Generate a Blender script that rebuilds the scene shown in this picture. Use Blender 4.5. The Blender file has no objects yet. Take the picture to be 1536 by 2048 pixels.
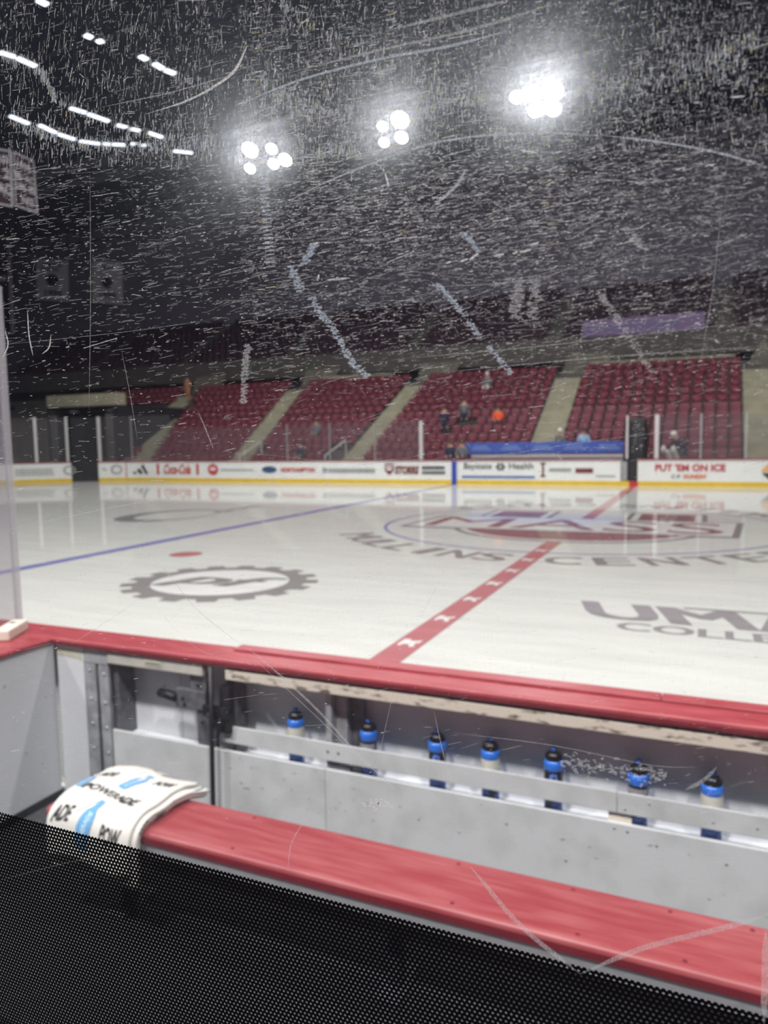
import bpy, bmesh, math, random
import numpy as np
from mathutils import Vector, Matrix
random.seed(7); rng = np.random.default_rng(7)
PI = math.pi
C = bpy.context.scene.collection
sc = bpy.context.scene

# ------------------------------------------------------------------ camera
F_PX, PITCH, ROLL, YAW = 1466.38, 0.0970, -0.0157, 0.4130
CAM = Vector((2.6878, 0.0, 2.0415))
_fw = Vector((-math.sin(YAW)*math.cos(PITCH), math.cos(YAW)*math.cos(PITCH), -math.sin(PITCH)))
_rt = Vector((math.cos(YAW), math.sin(YAW), 0)); _up = _rt.cross(_fw)
RT = _rt*math.cos(ROLL) + _up*math.sin(ROLL)
UP = -_rt*math.sin(ROLL) + _up*math.cos(ROLL)
FW = _fw
cd = bpy.data.cameras.new('camera'); cam = bpy.data.objects.new('camera', cd); C.objects.link(cam)
cd.sensor_fit = 'VERTICAL'; cd.sensor_height = 36.0; cd.sensor_width = 27.0
cd.lens = F_PX*36.0/2048.0
cd.clip_start = 0.02; cd.clip_end = 300
cd.dof.use_dof = True; cd.dof.focus_distance = 0.47; cd.dof.aperture_fstop = 10.5
M4 = Matrix((( RT.x, UP.x, -FW.x, CAM.x), (RT.y, UP.y, -FW.y, CAM.y), (RT.z, UP.z, -FW.z, CAM.z), (0, 0, 0, 1)))
cam.matrix_world = M4
sc.camera = cam

# ------------------------------------------------------------------ world, exposure, arena lights
w = bpy.data.worlds.new('world'); sc.world = w; w.use_nodes = True
w.node_tree.nodes['Background'].inputs[0].default_value = (0.55, 0.6, 0.8, 1)
w.node_tree.nodes['Background'].inputs[1].default_value = 0.02
sc.view_settings.view_transform = 'Standard'; sc.view_settings.look = 'None'
sc.view_settings.gamma = 1; sc.view_settings.use_curve_mapping = False
sc.view_settings.exposure = 0.0

def area(name, loc, size, power, col=(1, .98, .95), target=None, spread=PI):
    l = bpy.data.lights.new(name, 'AREA'); l.shape = 'DISK'; l.size = size; l.energy = power; l.color = col; l.spread = spread
    o = bpy.data.objects.new(name, l); C.objects.link(o); o.location = loc
    if target is not None:
        d = Vector(target)-Vector(loc); o.rotation_euler = d.to_track_quat('-Z', 'Y').to_euler()
    return o
LAMP_P = 400
for X in (-26.3, -20.4, -14.5, -8.6, -3.0, 4.2, 9.7, 15.6):
    area('arena_light', (X, 27.4, 13.7), .6, LAMP_P*.95, target=(X, 38.0, 2), spread=PI*.98)
    area('arena_light', (X, 7.9, 13.7), .6, LAMP_P*.85, target=(X, 9, 0), spread=PI*.98)
for X in (-8, 0, 8):
    area('arena_light', (X, -4.5, 13.7), 1.0, 1780, target=(X+1, 0, 0))

# ------------------------------------------------------------------ helpers
def ray(x, y):
    return FW + RT*((x-768)/F_PX) - UP*((y-1024)/F_PX)
def onY(x, y, Y):
    d = ray(x, y); return CAM + d*(Y/d.y)
def onZ(x, y, Z):
    d = ray(x, y); return CAM + d*((Z-CAM.z)/d.z)
def proj(P):
    v = Vector(P)-CAM; d = v.dot(FW)
    return 768+F_PX*v.dot(RT)/d, 1024-F_PX*v.dot(UP)/d

def tag(o, label=None, cat=None, group=None, kind=None):
    if label: o['label'] = label
    if cat: o['category'] = cat
    if group: o['group'] = group
    if kind: o['kind'] = kind
    return o
def empty(name, loc=(0, 0, 0), label=None, cat=None, group=None, kind=None, rz=0):
    o = bpy.data.objects.new(name, None); C.objects.link(o); o.location = loc; o.rotation_euler = (0, 0, rz)
    o.empty_display_size = .1
    return tag(o, label, cat, group, kind)
def link(name, me, m=None, parent=None, label=None, cat=None, group=None, kind=None, keep=False):
    o = bpy.data.objects.new(name, me); C.objects.link(o)
    if m is not None:
        if isinstance(m, (list, tuple)):
            for q in m: me.materials.append(q)
        else: me.materials.append(m)
    if parent is not None:
        o.parent = parent
        if not keep: pass
    return tag(o, label, cat, group, kind)
def bm_link(name, bm, m=None, parent=None, smooth=False, world=True, **k):
    me = bpy.data.meshes.new(name); bmesh.ops.recalc_face_normals(bm, faces=bm.faces); bm.to_mesh(me); bm.free()
    if smooth: me.shade_smooth()
    o = link(name, me, m, parent, **k)
    if parent is not None and world:
        P = parent_matrix(parent)
        if P != Matrix.Identity(4):
            me.transform(P.inverted())
    return o
def parent_matrix(o):
    m = Matrix.LocRotScale(o.location, o.rotation_euler.to_quaternion(), o.scale)
    if o.parent: m = parent_matrix(o.parent) @ m
    return m
def box(bm, x0, x1, y0, y1, z0, z1, bev=0.0, seg=2, mi=0):
    v = [bm.verts.new(p) for p in ((x0, y0, z0), (x1, y0, z0), (x1, y1, z0), (x0, y1, z0), (x0, y0, z1), (x1, y0, z1), (x1, y1, z1), (x0, y1, z1))]
    fs = [bm.faces.new([v[i] for i in q]) for q in ((3, 2, 1, 0), (4, 5, 6, 7), (0, 1, 5, 4), (1, 2, 6, 5), (2, 3, 7, 6), (3, 0, 4, 7))]
    for f in fs: f.material_index = mi
    if bev > 0:
        es = set(e for f in fs for e in f.edges)
        bmesh.ops.bevel(bm, geom=list(es), offset=bev, segments=seg, affect='EDGES', profile=.5)
    return v
def bx(name, x0, x1, y0, y1, z0, z1, m, parent=None, bev=0.0, seg=2, **k):
    bm = bmesh.new(); box(bm, x0, x1, y0, y1, z0, z1, bev, seg)
    return bm_link(name, bm, m, parent, **k)
def lathe(bm, prof, n=24, c=(0, 0, 0), mi=0):
    rings = []
    for r, z in prof:
        if r < 1e-6: rings.append([bm.verts.new((c[0], c[1], c[2]+z))])
        else: rings.append([bm.verts.new((c[0]+r*math.cos(2*PI*i/n), c[1]+r*math.sin(2*PI*i/n), c[2]+z)) for i in range(n)])
    for a, b in zip(rings, rings[1:]):
        for i in range(n):
            j = (i+1) % n
            if len(a) == 1 and len(b) == 1: continue
            if len(a) == 1: f = bm.faces.new((a[0], b[j], b[i]))
            elif len(b) == 1: f = bm.faces.new((a[i], a[j], b[0]))
            else: f = bm.faces.new((a[i], a[j], b[j], b[i]))
            f.material_index = mi
    return rings
def cyl(bm, p0, p1, r, n=12, r1=None):
    p0 = Vector(p0); p1 = Vector(p1); d = (p1-p0); L = d.length
    q = d.to_track_quat('Z', 'Y').to_matrix().to_4x4(); q.translation = (p0+p1)/2
    bmesh.ops.create_cone(bm, cap_ends=True, segments=n, radius1=r, radius2=r if r1 is None else r1, depth=L, matrix=q)
def poly_prism(bm, pts, fn, t0, t1):
    """pts 2D polygon, fn(u,v,t)->3D"""
    a = [bm.verts.new(fn(u, v, t0)) for u, v in pts]; b = [bm.verts.new(fn(u, v, t1)) for u, v in pts]
    n = len(pts); bm.faces.new(a[::-1]); bm.faces.new(b)
    for i in range(n): bm.faces.new((a[i], a[(i+1) % n], b[(i+1) % n], b[i]))
def sweep_profile(bm, prof, stations):
    """prof: list of 2D; stations: fn list mapping (a,b)->3D; closed caps"""
    rings = [[bm.verts.new(s(a, b)) for a, b in prof] for s in stations]
    n = len(prof)
    for r, q in zip(rings, rings[1:]):
        for i in range(n): bm.faces.new((r[i], r[(i+1) % n], q[(i+1) % n], q[i]))
    bm.faces.new(rings[0][::-1]); bm.faces.new(rings[-1])

# materials -----------------------------------------------------------
def newmat(name):
    m = bpy.data.materials.new(name); m.use_nodes = True
    return m, m.node_tree, m.node_tree.nodes['Principled BSDF']
def mat(name, col, rough=.5, metal=0., var=.08, scale=20., bump=.0, spec=.5, coat=0., coat_r=.1, stretch=(1, 1, 1), emit=None, es=0., col2=None, lo=.4, hi=.6, sss=0.):
    m, nt, b = newmat(name); N = nt.nodes; L = nt.links
    tc = N.new('ShaderNodeTexCoord'); mp = N.new('ShaderNodeMapping'); mp.inputs['Scale'].default_value = stretch
    L.new(tc.outputs['Object'], mp.inputs[0])
    nz = N.new('ShaderNodeTexNoise'); nz.inputs['Scale'].default_value = scale; nz.inputs['Detail'].default_value = 4
    L.new(mp.outputs[0], nz.inputs['Vector'])
    mr = N.new('ShaderNodeMapRange'); mr.inputs[1].default_value = lo; mr.inputs[2].default_value = hi
    L.new(nz.outputs[0], mr.inputs[0])
    mx = N.new('ShaderNodeMix'); mx.data_type = 'RGBA'
    c = Vector(col); d = c*(1-var) if col2 is None else Vector(col2)
    mx.inputs[6].default_value = (*c, 1); mx.inputs[7].default_value = (*d, 1)
    L.new(mr.outputs[0], mx.inputs[0]); L.new(mx.outputs[2], b.inputs['Base Color'])
    b.inputs['Roughness'].default_value = rough; b.inputs['Metallic'].default_value = metal
    b.inputs['Specular IOR Level'].default_value = spec
    b.inputs['Coat Weight'].default_value = coat; b.inputs['Coat Roughness'].default_value = coat_r
    if bump > 0:
        bp = N.new('ShaderNodeBump'); bp.inputs['Strength'].default_value = bump; bp.inputs['Distance'].default_value = .002
        L.new(nz.outputs[0], bp.inputs['Height']); L.new(bp.outputs[0], b.inputs['Normal'])
    if emit is not None:
        b.inputs['Emission Color'].default_value = (*emit, 1); b.inputs['Emission Strength'].default_value = es
    return m
def lin(r, g, b):
    f = lambda c: ((c/255+.055)/1.055)**2.4 if c > 10 else c/255/12.92
    return (f(r), f(g), f(b))

M = {}
M['red'] = mat('red_plastic', lin(146, 44, 54), .38, 0, col2=lin(170, 76, 82), scale=5, stretch=(1, 8, 1), spec=.5, bump=.06, lo=.35, hi=.75)
M['seatred'] = mat('bench_red', lin(142, 54, 60), .40, 0, col2=lin(166, 92, 94), scale=3.5, stretch=(1, 9, 1), bump=.08, lo=.35, hi=.8)
M['darkred'] = mat('red_edge', lin(112, 22, 34), .45, 0, .15, 12)
M['white_poly'] = mat('white_poly', lin(214, 216, 220), .38, 0, .06, 9, bump=.04, lo=.3, hi=.8)
M['grey_poly'] = mat('grey_poly', lin(198, 200, 202), .4, 0, col2=lin(176, 178, 178), scale=6, lo=.45, hi=.8, bump=.05)
M['alum'] = mat('aluminium', lin(178, 180, 184), .38, .5, .15, 30, stretch=(1, 8, 8), bump=.05)
M['steel'] = mat('galvanised_steel', lin(172, 174, 178), .5, .25, .3, 14, bump=.1)
M['dsteel'] = mat('dark_steel', lin(110, 110, 116), .5, .3, .35, 25, bump=.1)
M['blacksteel'] = mat('black_steel', lin(30, 30, 33), .45, .3, .3, 30, bump=.1)
M['rusty'] = mat('rust_flecked_steel', lin(205, 196, 182), .6, .0, col2=lin(96, 80, 70), scale=16, stretch=(1, 1, 3), lo=.54, hi=.68, bump=.15)
M['rail_cream'] = mat('scuffed_cream_rail', lin(190, 186, 178), .6, 0, .2, 9)
M['tape'] = mat('yellowed_tape', lin(196, 192, 172), .6, 0, .12, 20)
M['rubber'] = mat('rubber_floor', lin(70, 70, 74), .8, 0, .3, 60, bump=.2)
M['black'] = mat('black_plastic', lin(16, 16, 18), .28, 0, .2, 40)
M['blue'] = mat('blue_bottle', lin(40, 112, 214), .3, 0, .15, 12, coat=.3)
M['dblue'] = mat('deep_blue_nozzle', lin(24, 70, 160), .3, 0, .15, 12)
M['label'] = mat('athletic_tape', lin(206, 204, 192), .7, 0, .1, 60, bump=.1)
M['silver'] = mat('silver_print', lin(170, 165, 168), .35, .3, .1, 30)
M['towel'] = mat('terry_towel', lin(214, 211, 205), .95, 0, .05, 300, bump=.8)
M['towelblue'] = mat('towel_print_blue', lin(96, 156, 202), .9, 0, .08, 200, bump=.5)
M['towelblack'] = mat('towel_print_black', lin(34, 34, 38), .9, 0, .2, 200, bump=.5)
M['towelpink'] = mat('towel_rim_pink', lin(222, 205, 206), .95, 0, .08, 200, bump=.5)
M['offwhite'] = mat('nylon_block', lin(232, 222, 208), .5, 0, .06, 30)
M['board'] = mat('board_white', lin(236, 238, 236), .35, 0, .04, 1.5)
M['yellow'] = mat('kick_yellow', lin(226, 190, 30), .4, 0, .08, 2)
M['capred'] = mat('cap_rail_far', lin(150, 60, 70), .5, 0, .1, 3)
M['stripeblue'] = mat('stripe_blue', lin(36, 66, 168), .5, 0, .1, 3)
M['stripered'] = mat('stripe_red', lin(190, 40, 50), .5, 0, .1, 3)
M['adgrey'] = mat('ad_grey', lin(150, 152, 152), .6, 0, .1, 3)
M['addark'] = mat('ad_dark', lin(52, 52, 56), .6, 0, .1, 3)
M['adred'] = mat('ad_red', lin(196, 66, 70), .6, 0, .1, 3)
M['admaroon'] = mat('ad_maroon', lin(120, 44, 44), .6, 0, .1, 3)
M['adblue'] = mat('ad_blue', lin(60, 110, 180), .6, 0, .1, 3)
M['adnavy'] = mat('ad_navy', lin(54, 84, 130), .6, 0, .1, 3)
M['adorange'] = mat('ad_orange', lin(226, 120, 70), .6, 0, .1, 3)
M['adtan'] = mat('ad_tan', lin(230, 180, 110), .6, 0, .1, 3)
M['adwhite'] = mat('ad_white', lin(240, 240, 240), .6, 0, .05, 3)
M['concrete'] = mat('concrete', lin(160, 156, 134), .85, 0, .18, 1.5, bump=.1)
M['concrete3'] = mat('concrete_mid', lin(112, 109, 96), .85, 0, .18, 1.5, bump=.1)
M['concrete2'] = mat('concrete_dark', lin(96, 92, 88), .85, 0, .18, 1.5, bump=.1)
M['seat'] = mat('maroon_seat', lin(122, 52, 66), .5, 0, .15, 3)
M['seatu'] = mat('maroon_seat_dimmed', lin(70, 42, 58), .6, 0, .15, 3)  # upper bowl's lack of light put into a darker maroon
M['wallgrey'] = mat('upper_wall_paint', lin(128, 124, 140), .9, 0, .1, .6)
M['roof'] = mat('roof_deck', lin(36, 42, 72), .9, 0, .2, .4)
M['truss'] = mat('roof_truss', lin(60, 62, 76), .7, .3, .1, 2)
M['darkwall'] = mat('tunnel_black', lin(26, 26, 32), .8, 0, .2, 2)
M['postwhite'] = mat('stanchion', lin(208, 206, 206), .4, .2, .06, 4)
M['cloth_black'] = mat('black_vinyl', lin(20, 20, 24), .45, 0, .3, 8, bump=.3)
M['banner'] = mat('banner_cloth', lin(248, 242, 248), .9, 0, .08, 2)
M['bannerdark'] = mat('banner_dark', lin(84, 58, 68), .9, 0, .1, 2)
M['bannertext'] = mat('banner_print', lin(50, 46, 56), .9, 0, .1, 2)
M['skin'] = mat('skin', lin(206, 158, 134), .6, 0, .06, 20)
M['navy'] = mat('navy_cloth', lin(30, 38, 62), .8, 0, .1, 10)
M['white_cloth'] = mat('white_cloth', lin(226, 222, 220), .8, 0, .06, 10)
M['ltblue'] = mat('light_blue_cloth', lin(150, 186, 220), .8, 0, .06, 10)
M['brown'] = mat('brown_cloth', lin(176, 122, 92), .8, 0, .1, 10)
M['orange'] = mat('orange_cloth', lin(236, 96, 44), .8, 0, .06, 10)
M['greycloth'] = mat('grey_cloth', lin(104, 106, 110), .8, 0, .1, 10)
M['hair'] = mat('hair', lin(70, 52, 42), .8, 0, .2, 30)
M['helmet'] = mat('helmet', lin(228, 222, 222), .35, 0, .1, 20)
M['bannerblue'] = mat('banner_blue', lin(58, 86, 172), .7, 0, .1, 3)
M['bannerltblue'] = mat('banner_print_pale', lin(120, 146, 206), .7, 0, .1, 3)
M['lamp'] = mat('lamp_face', (1, 1, 1), .3, emit=(1., .98, .94), es=200)
M['strip'] = mat('strip_face', (1, 1, 1), .3, emit=(.80, .88, 1.), es=3.2)
M['led'] = mat('led_board', lin(60, 40, 80), .4, emit=lin(140, 90, 165), es=.14)
M['ledblue'] = mat('led_board_text', lin(40, 40, 80), .4, emit=lin(80, 80, 160), es=.15)

def ice_mat(name, col, col2=None, op=.12):
    m, nt, b = newmat(name); N = nt.nodes; L = nt.links
    tc = N.new('ShaderNodeTexCoord'); mp = N.new('ShaderNodeMapping'); mp.inputs['Scale'].default_value = (.35, 2.2, 1); mp.inputs['Rotation'].default_value = (0, 0, .12)
    L.new(tc.outputs['Object'], mp.inputs[0])
    nz = N.new('ShaderNodeTexNoise'); nz.inputs['Scale'].default_value = 2.0; nz.inputs['Detail'].default_value = 6; L.new(mp.outputs[0], nz.inputs['Vector'])
    mr = N.new('ShaderNodeMapRange'); mr.inputs[1].default_value = .35; mr.inputs[2].default_value = .7; L.new(nz.outputs[0], mr.inputs[0])
    mx = N.new('ShaderNodeMix'); mx.data_type = 'RGBA'; c = Vector(col)
    mx.inputs[6].default_value = (*c, 1); mx.inputs[7].default_value = (*(c*(1-op)), 1); L.new(mr.outputs[0], mx.inputs[0])
    # snow specks left by skates
    n2 = N.new('ShaderNodeTexNoise'); n2.inputs['Scale'].default_value = 9; n2.inputs['Detail'].default_value = 8; n2.inputs['Roughness'].default_value = .8; L.new(mp.outputs[0], n2.inputs['Vector'])
    m2 = N.new('ShaderNodeMapRange'); m2.inputs[1].default_value = .64; m2.inputs[2].default_value = .74; m2.inputs[4].default_value = .35; L.new(n2.outputs[0], m2.inputs[0])
    mx2 = N.new('ShaderNodeMix'); mx2.data_type = 'RGBA'; L.new(m2.outputs[0], mx2.inputs[0]); L.new(mx.outputs[2], mx2.inputs[6])
    mx2.inputs[7].default_value = (*lin(176, 176, 172), 1)
    L.new(mx2.outputs[2], b.inputs['Base Color'])
    b.inputs['Roughness'].default_value = .75; b.inputs['Specular IOR Level'].default_value = .15
    b.inputs['Coat Weight'].default_value = .75; b.inputs['Coat IOR'].default_value = 1.31; b.inputs['Coat Roughness'].default_value = .045
    return m
M['ice'] = ice_mat('ice', lin(217, 218, 213))
M['ice_grey'] = ice_mat('ice_paint_grey', lin(152, 146, 148))
M['ice_dgrey'] = ice_mat('ice_paint_charcoal', lin(140, 135, 134))
M['ice_red'] = ice_mat('ice_paint_red', lin(186, 112, 116))
M['ice_maroon'] = ice_mat('ice_paint_maroon', lin(148, 100, 104))
M['ice_blue'] = ice_mat('ice_paint_blue', lin(122, 122, 186))
M['ice_white'] = ice_mat('ice_paint_white', lin(228, 228, 225))

# text -----------------------------------------------------------------
def text_tris(s, shear=0., bold=0.):
    cu = bpy.data.curves.new('lettering', 'FONT'); cu.body = s; cu.size = 1; cu.shear = shear; cu.offset = bold; cu.resolution_u = 3
    o = bpy.data.objects.new('lettering', cu); C.objects.link(o)
    dg = bpy.context.evaluated_depsgraph_get(); me = bpy.data.meshes.new_from_object(o.evaluated_get(dg))
    vs = [(v.co.x, v.co.y) for v in me.vertices]; fs = [tuple(p.vertices) for p in me.polygons]
    bpy.data.objects.remove(o); bpy.data.curves.remove(cu); bpy.data.meshes.remove(me)
    return vs, fs
def text_obj(name, s, m, fn, parent, u0, u1, v0, v1, shear=0., bold=.01, sub=0, **k):
    """lettering fitted into [u0,u1]x[v0,v1]; fn(u,v)->3D"""
    vs, fs = text_tris(s, shear, bold)
    xs = [a for a, b in vs]; ys = [b for a, b in vs]
    X0, X1, Y0, Y1 = min(xs), max(xs), min(ys), max(ys)
    bm = bmesh.new()
    vv = [bm.verts.new(((a-X0)/(X1-X0)*(u1-u0)+u0, (b-Y0)/(Y1-Y0)*(v1-v0)+v0, 0)) for a, b in vs]
    for f in fs:
        try: bm.faces.new([vv[i] for i in f])
        except ValueError: pass
    if sub:
        bmesh.ops.triangulate(bm, faces=bm.faces)
        bmesh.ops.subdivide_edges(bm, edges=[e for e in bm.edges if e.calc_length() > sub], cuts=2, use_grid_fill=False)
    for v in bm.verts: v.co = fn(v.co.x, v.co.y)
    me = bpy.data.meshes.new(name); bm.to_mesh(me); bm.free()
    if parent is not None: me.transform(parent_matrix(parent).inverted())
    return link(name, me, m, parent, **k)
def flat_obj(name, polys, m, fn, parent, **k):
    bm = bmesh.new()
    for pts in polys: bm.faces.new([bm.verts.new(fn(u, v)) for u, v in pts])
    bmesh.ops.triangulate(bm, faces=bm.faces)
    me = bpy.data.meshes.new(name); bm.to_mesh(me); bm.free()
    if parent is not None: me.transform(parent_matrix(parent).inverted())
    return link(name, me, m, parent, **k)
def ring_polys(cx, cy, r0, r1, n=64, ex=1., a0=0., a1=2*PI):
    out = []
    for i in range(n):
        a = a0+(a1-a0)*i/n; b = a0+(a1-a0)*(i+1)/n
        out.append([(cx+ex*r0*math.cos(a), cy+r0*math.sin(a)), (cx+ex*r1*math.cos(a), cy+r1*math.sin(a)),
                    (cx+ex*r1*math.cos(b), cy+r1*math.sin(b)), (cx+ex*r0*math.cos(b), cy+r0*math.sin(b))])
    return out
def disc_poly(cx, cy, r, n=32, ex=1.):
    return [[(cx+ex*r*math.cos(2*PI*i/n), cy+r*math.sin(2*PI*i/n)) for i in range(n)]]

YF = 32.014      # far boards
YN = 3.115       # near boards, ice side
# ================================================================== SETTING
# ice floor
bm = bmesh.new(); box(bm, -40, 30, YN-.02, 33.2, -.12, 0)
ice = bm_link('floor', bm, M['ice'], label='white ice sheet with painted lines and logos', kind='structure')
bx('floor', -2.2, 6, -1.5, 3.0, -.05, .055, M['rubber'], label='dark grey rubber floor of the bench area', kind='structure')
bx('floor', -60, 30, 33.2, 70, -.2, -.02, M['concrete2'], label='concrete slab under the far stands', kind='structure')
fnI = lambda z: (lambda u, v: Vector((u, v, z)))
# lines
flat_obj('blue_line', [[(-7.924, YN), (-7.62, YN), (-7.62, YF), (-7.924, YF)]], M['ice_blue'], fnI(.002), ice)
flat_obj('center_line', [[(-.1524, YN), (.1524, YN), (.1524, YF), (-.1524, YF)]], M['ice_red'], fnI(.004), ice)
stt = [(-.5, .28), (-.15, .3), (-.1, .16), (.2, .2), (.5, .3), (.46, .05), (.3, 0), (.34, -.2), (.5, -.28), (.2, -.34), (.05, -.12), (-.25, -.14), (-.32, -.3), (-.5, -.26)]
for i in range(8):
    yy = 5.65+i*1.085
    flat_obj('line_emblem', [[(u*.2, yy+v*.42) for u, v in stt]], M['ice_white'], fnI(.006), ice)
YC = YF-14.45
flat_obj('face_off_circle', ring_polys(0, YC, 4.52, 4.60, 96), M['ice_blue'], fnI(.003), ice)
flat_obj('face_off_spot', disc_poly(-6.1, YC-6.7, .305, 28), M['ice_red'], fnI(.002), ice)
def arc_text(s, a0, a1, R, hgt, m, sign=1, flip=0.):
    """letters along arc from angle a0 to a1 (deg), bottoms outward"""
    n = len(s)
    for i, ch in enumerate(s):
        if ch == ' ': continue
        a = math.radians(a0+(a1-a0)*i/(n-1))
        wd = hgt*(.95 if ch == 'M' else (.3 if ch == 'I' else .72))
        ca, sa = math.cos(a+flip), math.sin(a+flip)
        def fn(u, v, ca=ca, sa=sa):   # u tangent (ccw), v toward the centre
            r = R - v
            return Vector((r*ca - u*sa, YC + r*sa + u*ca, .003))
        for q in range(2): text_obj('ice_letter', ch, m, (lambda u, v, f=fn, q=q: f(u+(q-.5)*.05, v)+Vector((0, 0, q*.0008))), ice, -wd/2, wd/2, -hgt/2, hgt/2, bold=.0)
arc_text('MULLINS', -141, -97, 5.3, .78, M['ice_dgrey'])
arc_text('CENTER', -84, -41, 5.3, .78, M['ice_dgrey'])
arc_text('MULLINS', -141, -97, 5.3, .78, M['ice_dgrey'], flip=PI)
arc_text('CENTER', -84, -41, 5.3, .78, M['ice_dgrey'], flip=PI)
# centre emblem: block U under the word MASS
def U_poly(g):
    h = .65+g; cxl, cxr, R = -1.85, 1.85, 1.6; pts = [(cxl, 20.35+g)]
    for i in range(11): a = PI+(PI/2)*i/10; pts.append((cxl+R+R*math.cos(a), 15.4+R+R*math.sin(a)))
    for i in range(11): a = 1.5*PI+(PI/2)*i/10; pts.append((cxr-R+R*math.cos(a), 15.4+R+R*math.sin(a)))
    pts.append((cxr, 20.35+g)); out = []; nm = []
    for i, p in enumerate(pts):
        q0, q1 = pts[max(i-1, 0)], pts[min(i+1, len(pts)-1)]; dx, dy = q1[0]-q0[0], q1[1]-q0[1]; l = math.hypot(dx, dy); nm.append((-dy/l, dx/l))
    for i in range(len(pts)-1):
        (x0, y0), (x1, y1) = pts[i], pts[i+1]; (a0, b0), (a1, b1) = nm[i], nm[i+1]
        out.append([(x0+a0*h, y0+b0*h), (x1+a1*h, y1+b1*h), (x1-a1*h, y1-b1*h), (x0-a0*h, y0-b0*h)])
    return out
flat_obj('center_emblem_outline', U_poly(.28), M['ice_dgrey'], fnI(.005), ice)
flat_obj('center_emblem_white', U_poly(.16), M['ice_white'], fnI(.0065), ice)
flat_obj('center_emblem', U_poly(0), M['ice_maroon'], fnI(.008), ice)
flat_obj('emblem_band_outline', [[(-3.95, 16.05), (3.35, 16.05), (3.55, 18.8), (-3.75, 18.8)]], M['ice_dgrey'], fnI(.0095), ice)
flat_obj('emblem_band', [[(-3.82, 16.17), (3.22, 16.17), (3.40, 18.68), (-3.62, 18.68)]], M['ice_white'], fnI(.011), ice)
text_obj('emblem_word', 'MASS', M['ice_maroon'], fnI(.0125), ice, -3.5, 3.1, 16.42, 18.4, bold=.0)
# gear logo with pf
gx, gy = -3.84, 8.83
gear = []
nt_ = 17
pts_out = []
for i in range(nt_):
    a = 2*PI*i/nt_
    for da, r in ((-.12, 1.29), (-.085, 1.47), (.085, 1.47), (.12, 1.29)):
        pts_out.append((gx+r*math.cos(a+da), gy+r*.93*math.sin(a+da)))
np_ = len(pts_out)
for i in range(np_):
    p, q = pts_out[i], pts_out[(i+1) % np_]
    def inn(p):
        a = math.atan2((p[1]-gy)/.93, p[0]-gx); return (gx+1.03*math.cos(a), gy+.93*1.03*math.sin(a))
    gear.append([inn(p), p, q, inn(q)])
flat_obj('gear_logo', gear, M['ice_dgrey'], fnI(.003), ice)
flat_obj('gear_logo_inside', disc_poly(gx, gy, 1.03, 48), M['ice_white'], fnI(.0025), ice)
for q in range(4): text_obj('gear_logo_letters', 'pf', M['ice_dgrey'], lambda u, v, q=q: Vector((u+q*.045-.06, v, .004+q*.0008)), ice, gx-.82, gx+.80, gy-.55, gy+.52, shear=.35, bold=.0)
# UMASS COLLEGE words
def fnum(u, v): return Vector((u, v - (u-1.4)*.035, .003))
for q in range(3): text_obj('sponsor_lettering', 'UMASS', M['ice_grey'], lambda u, v, q=q: fnum(u+q*.05, v)+Vector((0, 0, q*.0008)), ice, 1.3, 5.1, 8.47, 9.3, shear=-.25, bold=.0)
for q in range(2): text_obj('sponsor_lettering', 'COLLEGE PREP', M['ice_grey'], lambda u, v, q=q: fnum(u+q*.03, v)+Vector((0, 0, q*.0008)), ice, 1.85, 5.3, 8.02, 8.36, bold=.0)
flat_obj('sponsor_bar', [[(2.5, 9.32), (5.2, 9.32), (5.2, 9.25), (2.5, 9.25)]], M['ice_grey'], fnI(.003), ice)
# logo in the far zone: crescent ring and word
cr = []
for i in range(48):
    a = 2*PI*i/48; b = 2*PI*(i+1)/48
    t = lambda q: .8+.17*math.cos(q-PI*.2)
    P_ = lambda q, k: (-11.4+1.25*k*math.cos(q), 16.75+1.75*k*math.sin(q))
    cr.append([P_(a, t(a)), P_(a, 1), P_(b, 1), P_(b, t(b))])
flat_obj('ring_logo', cr, M['ice_dgrey'], fnI(.003), ice)
def fnw(u, v): return Vector((-11.0+(v)*1., 18.2+u, .003))
text_obj('ring_logo_word', 'SPORT', M['ice_grey'], lambda u, v: Vector((-10.55-v, 17.9+u, .004)), ice, 0, 2.2, -.3, .25, bold=.0)

# ---------------------------------------------------------------- far boards path
ACX, ACY, AR = -25.5, YF-8.5, 8.5
def path(s):
    """s: distance along boards to the left from X=14; returns pos, tangent (pointing +X-ish), normal (toward the ice)"""
    x = 14-s
    if x >= ACX: return Vector((x, YF, 0)), Vector((1, 0, 0)), Vector((0, -1, 0))
    a = PI/2 + (ACX-x)/AR
    if a <= PI:
        return Vector((ACX+AR*math.cos(a), ACY+AR*math.sin(a), 0)), Vector((math.sin(a), -math.cos(a), 0)), Vector((-math.cos(a), -math.sin(a), 0))
    e = (ACX-x)-AR*PI/2
    return Vector((ACX-AR, ACY-e, 0)), Vector((0, 1, 0)), Vector((1, 0, 0))
SMAX = (14-ACX)+AR*PI/2+9
def s_at(px):
    lo, hi = 0., 14-ACX+AR*PI/2*.98
    for _ in range(50):
        m_ = (lo+hi)/2
        if proj(path(m_)[0]+Vector((0, 0, .6)))[0] > px: lo = m_
        else: hi = m_
    return (lo+hi)/2
def bp(s, z, off=0.):
    p, t, n = path(s); q = p+n*off; return Vector((q.x, q.y, z))
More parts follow.
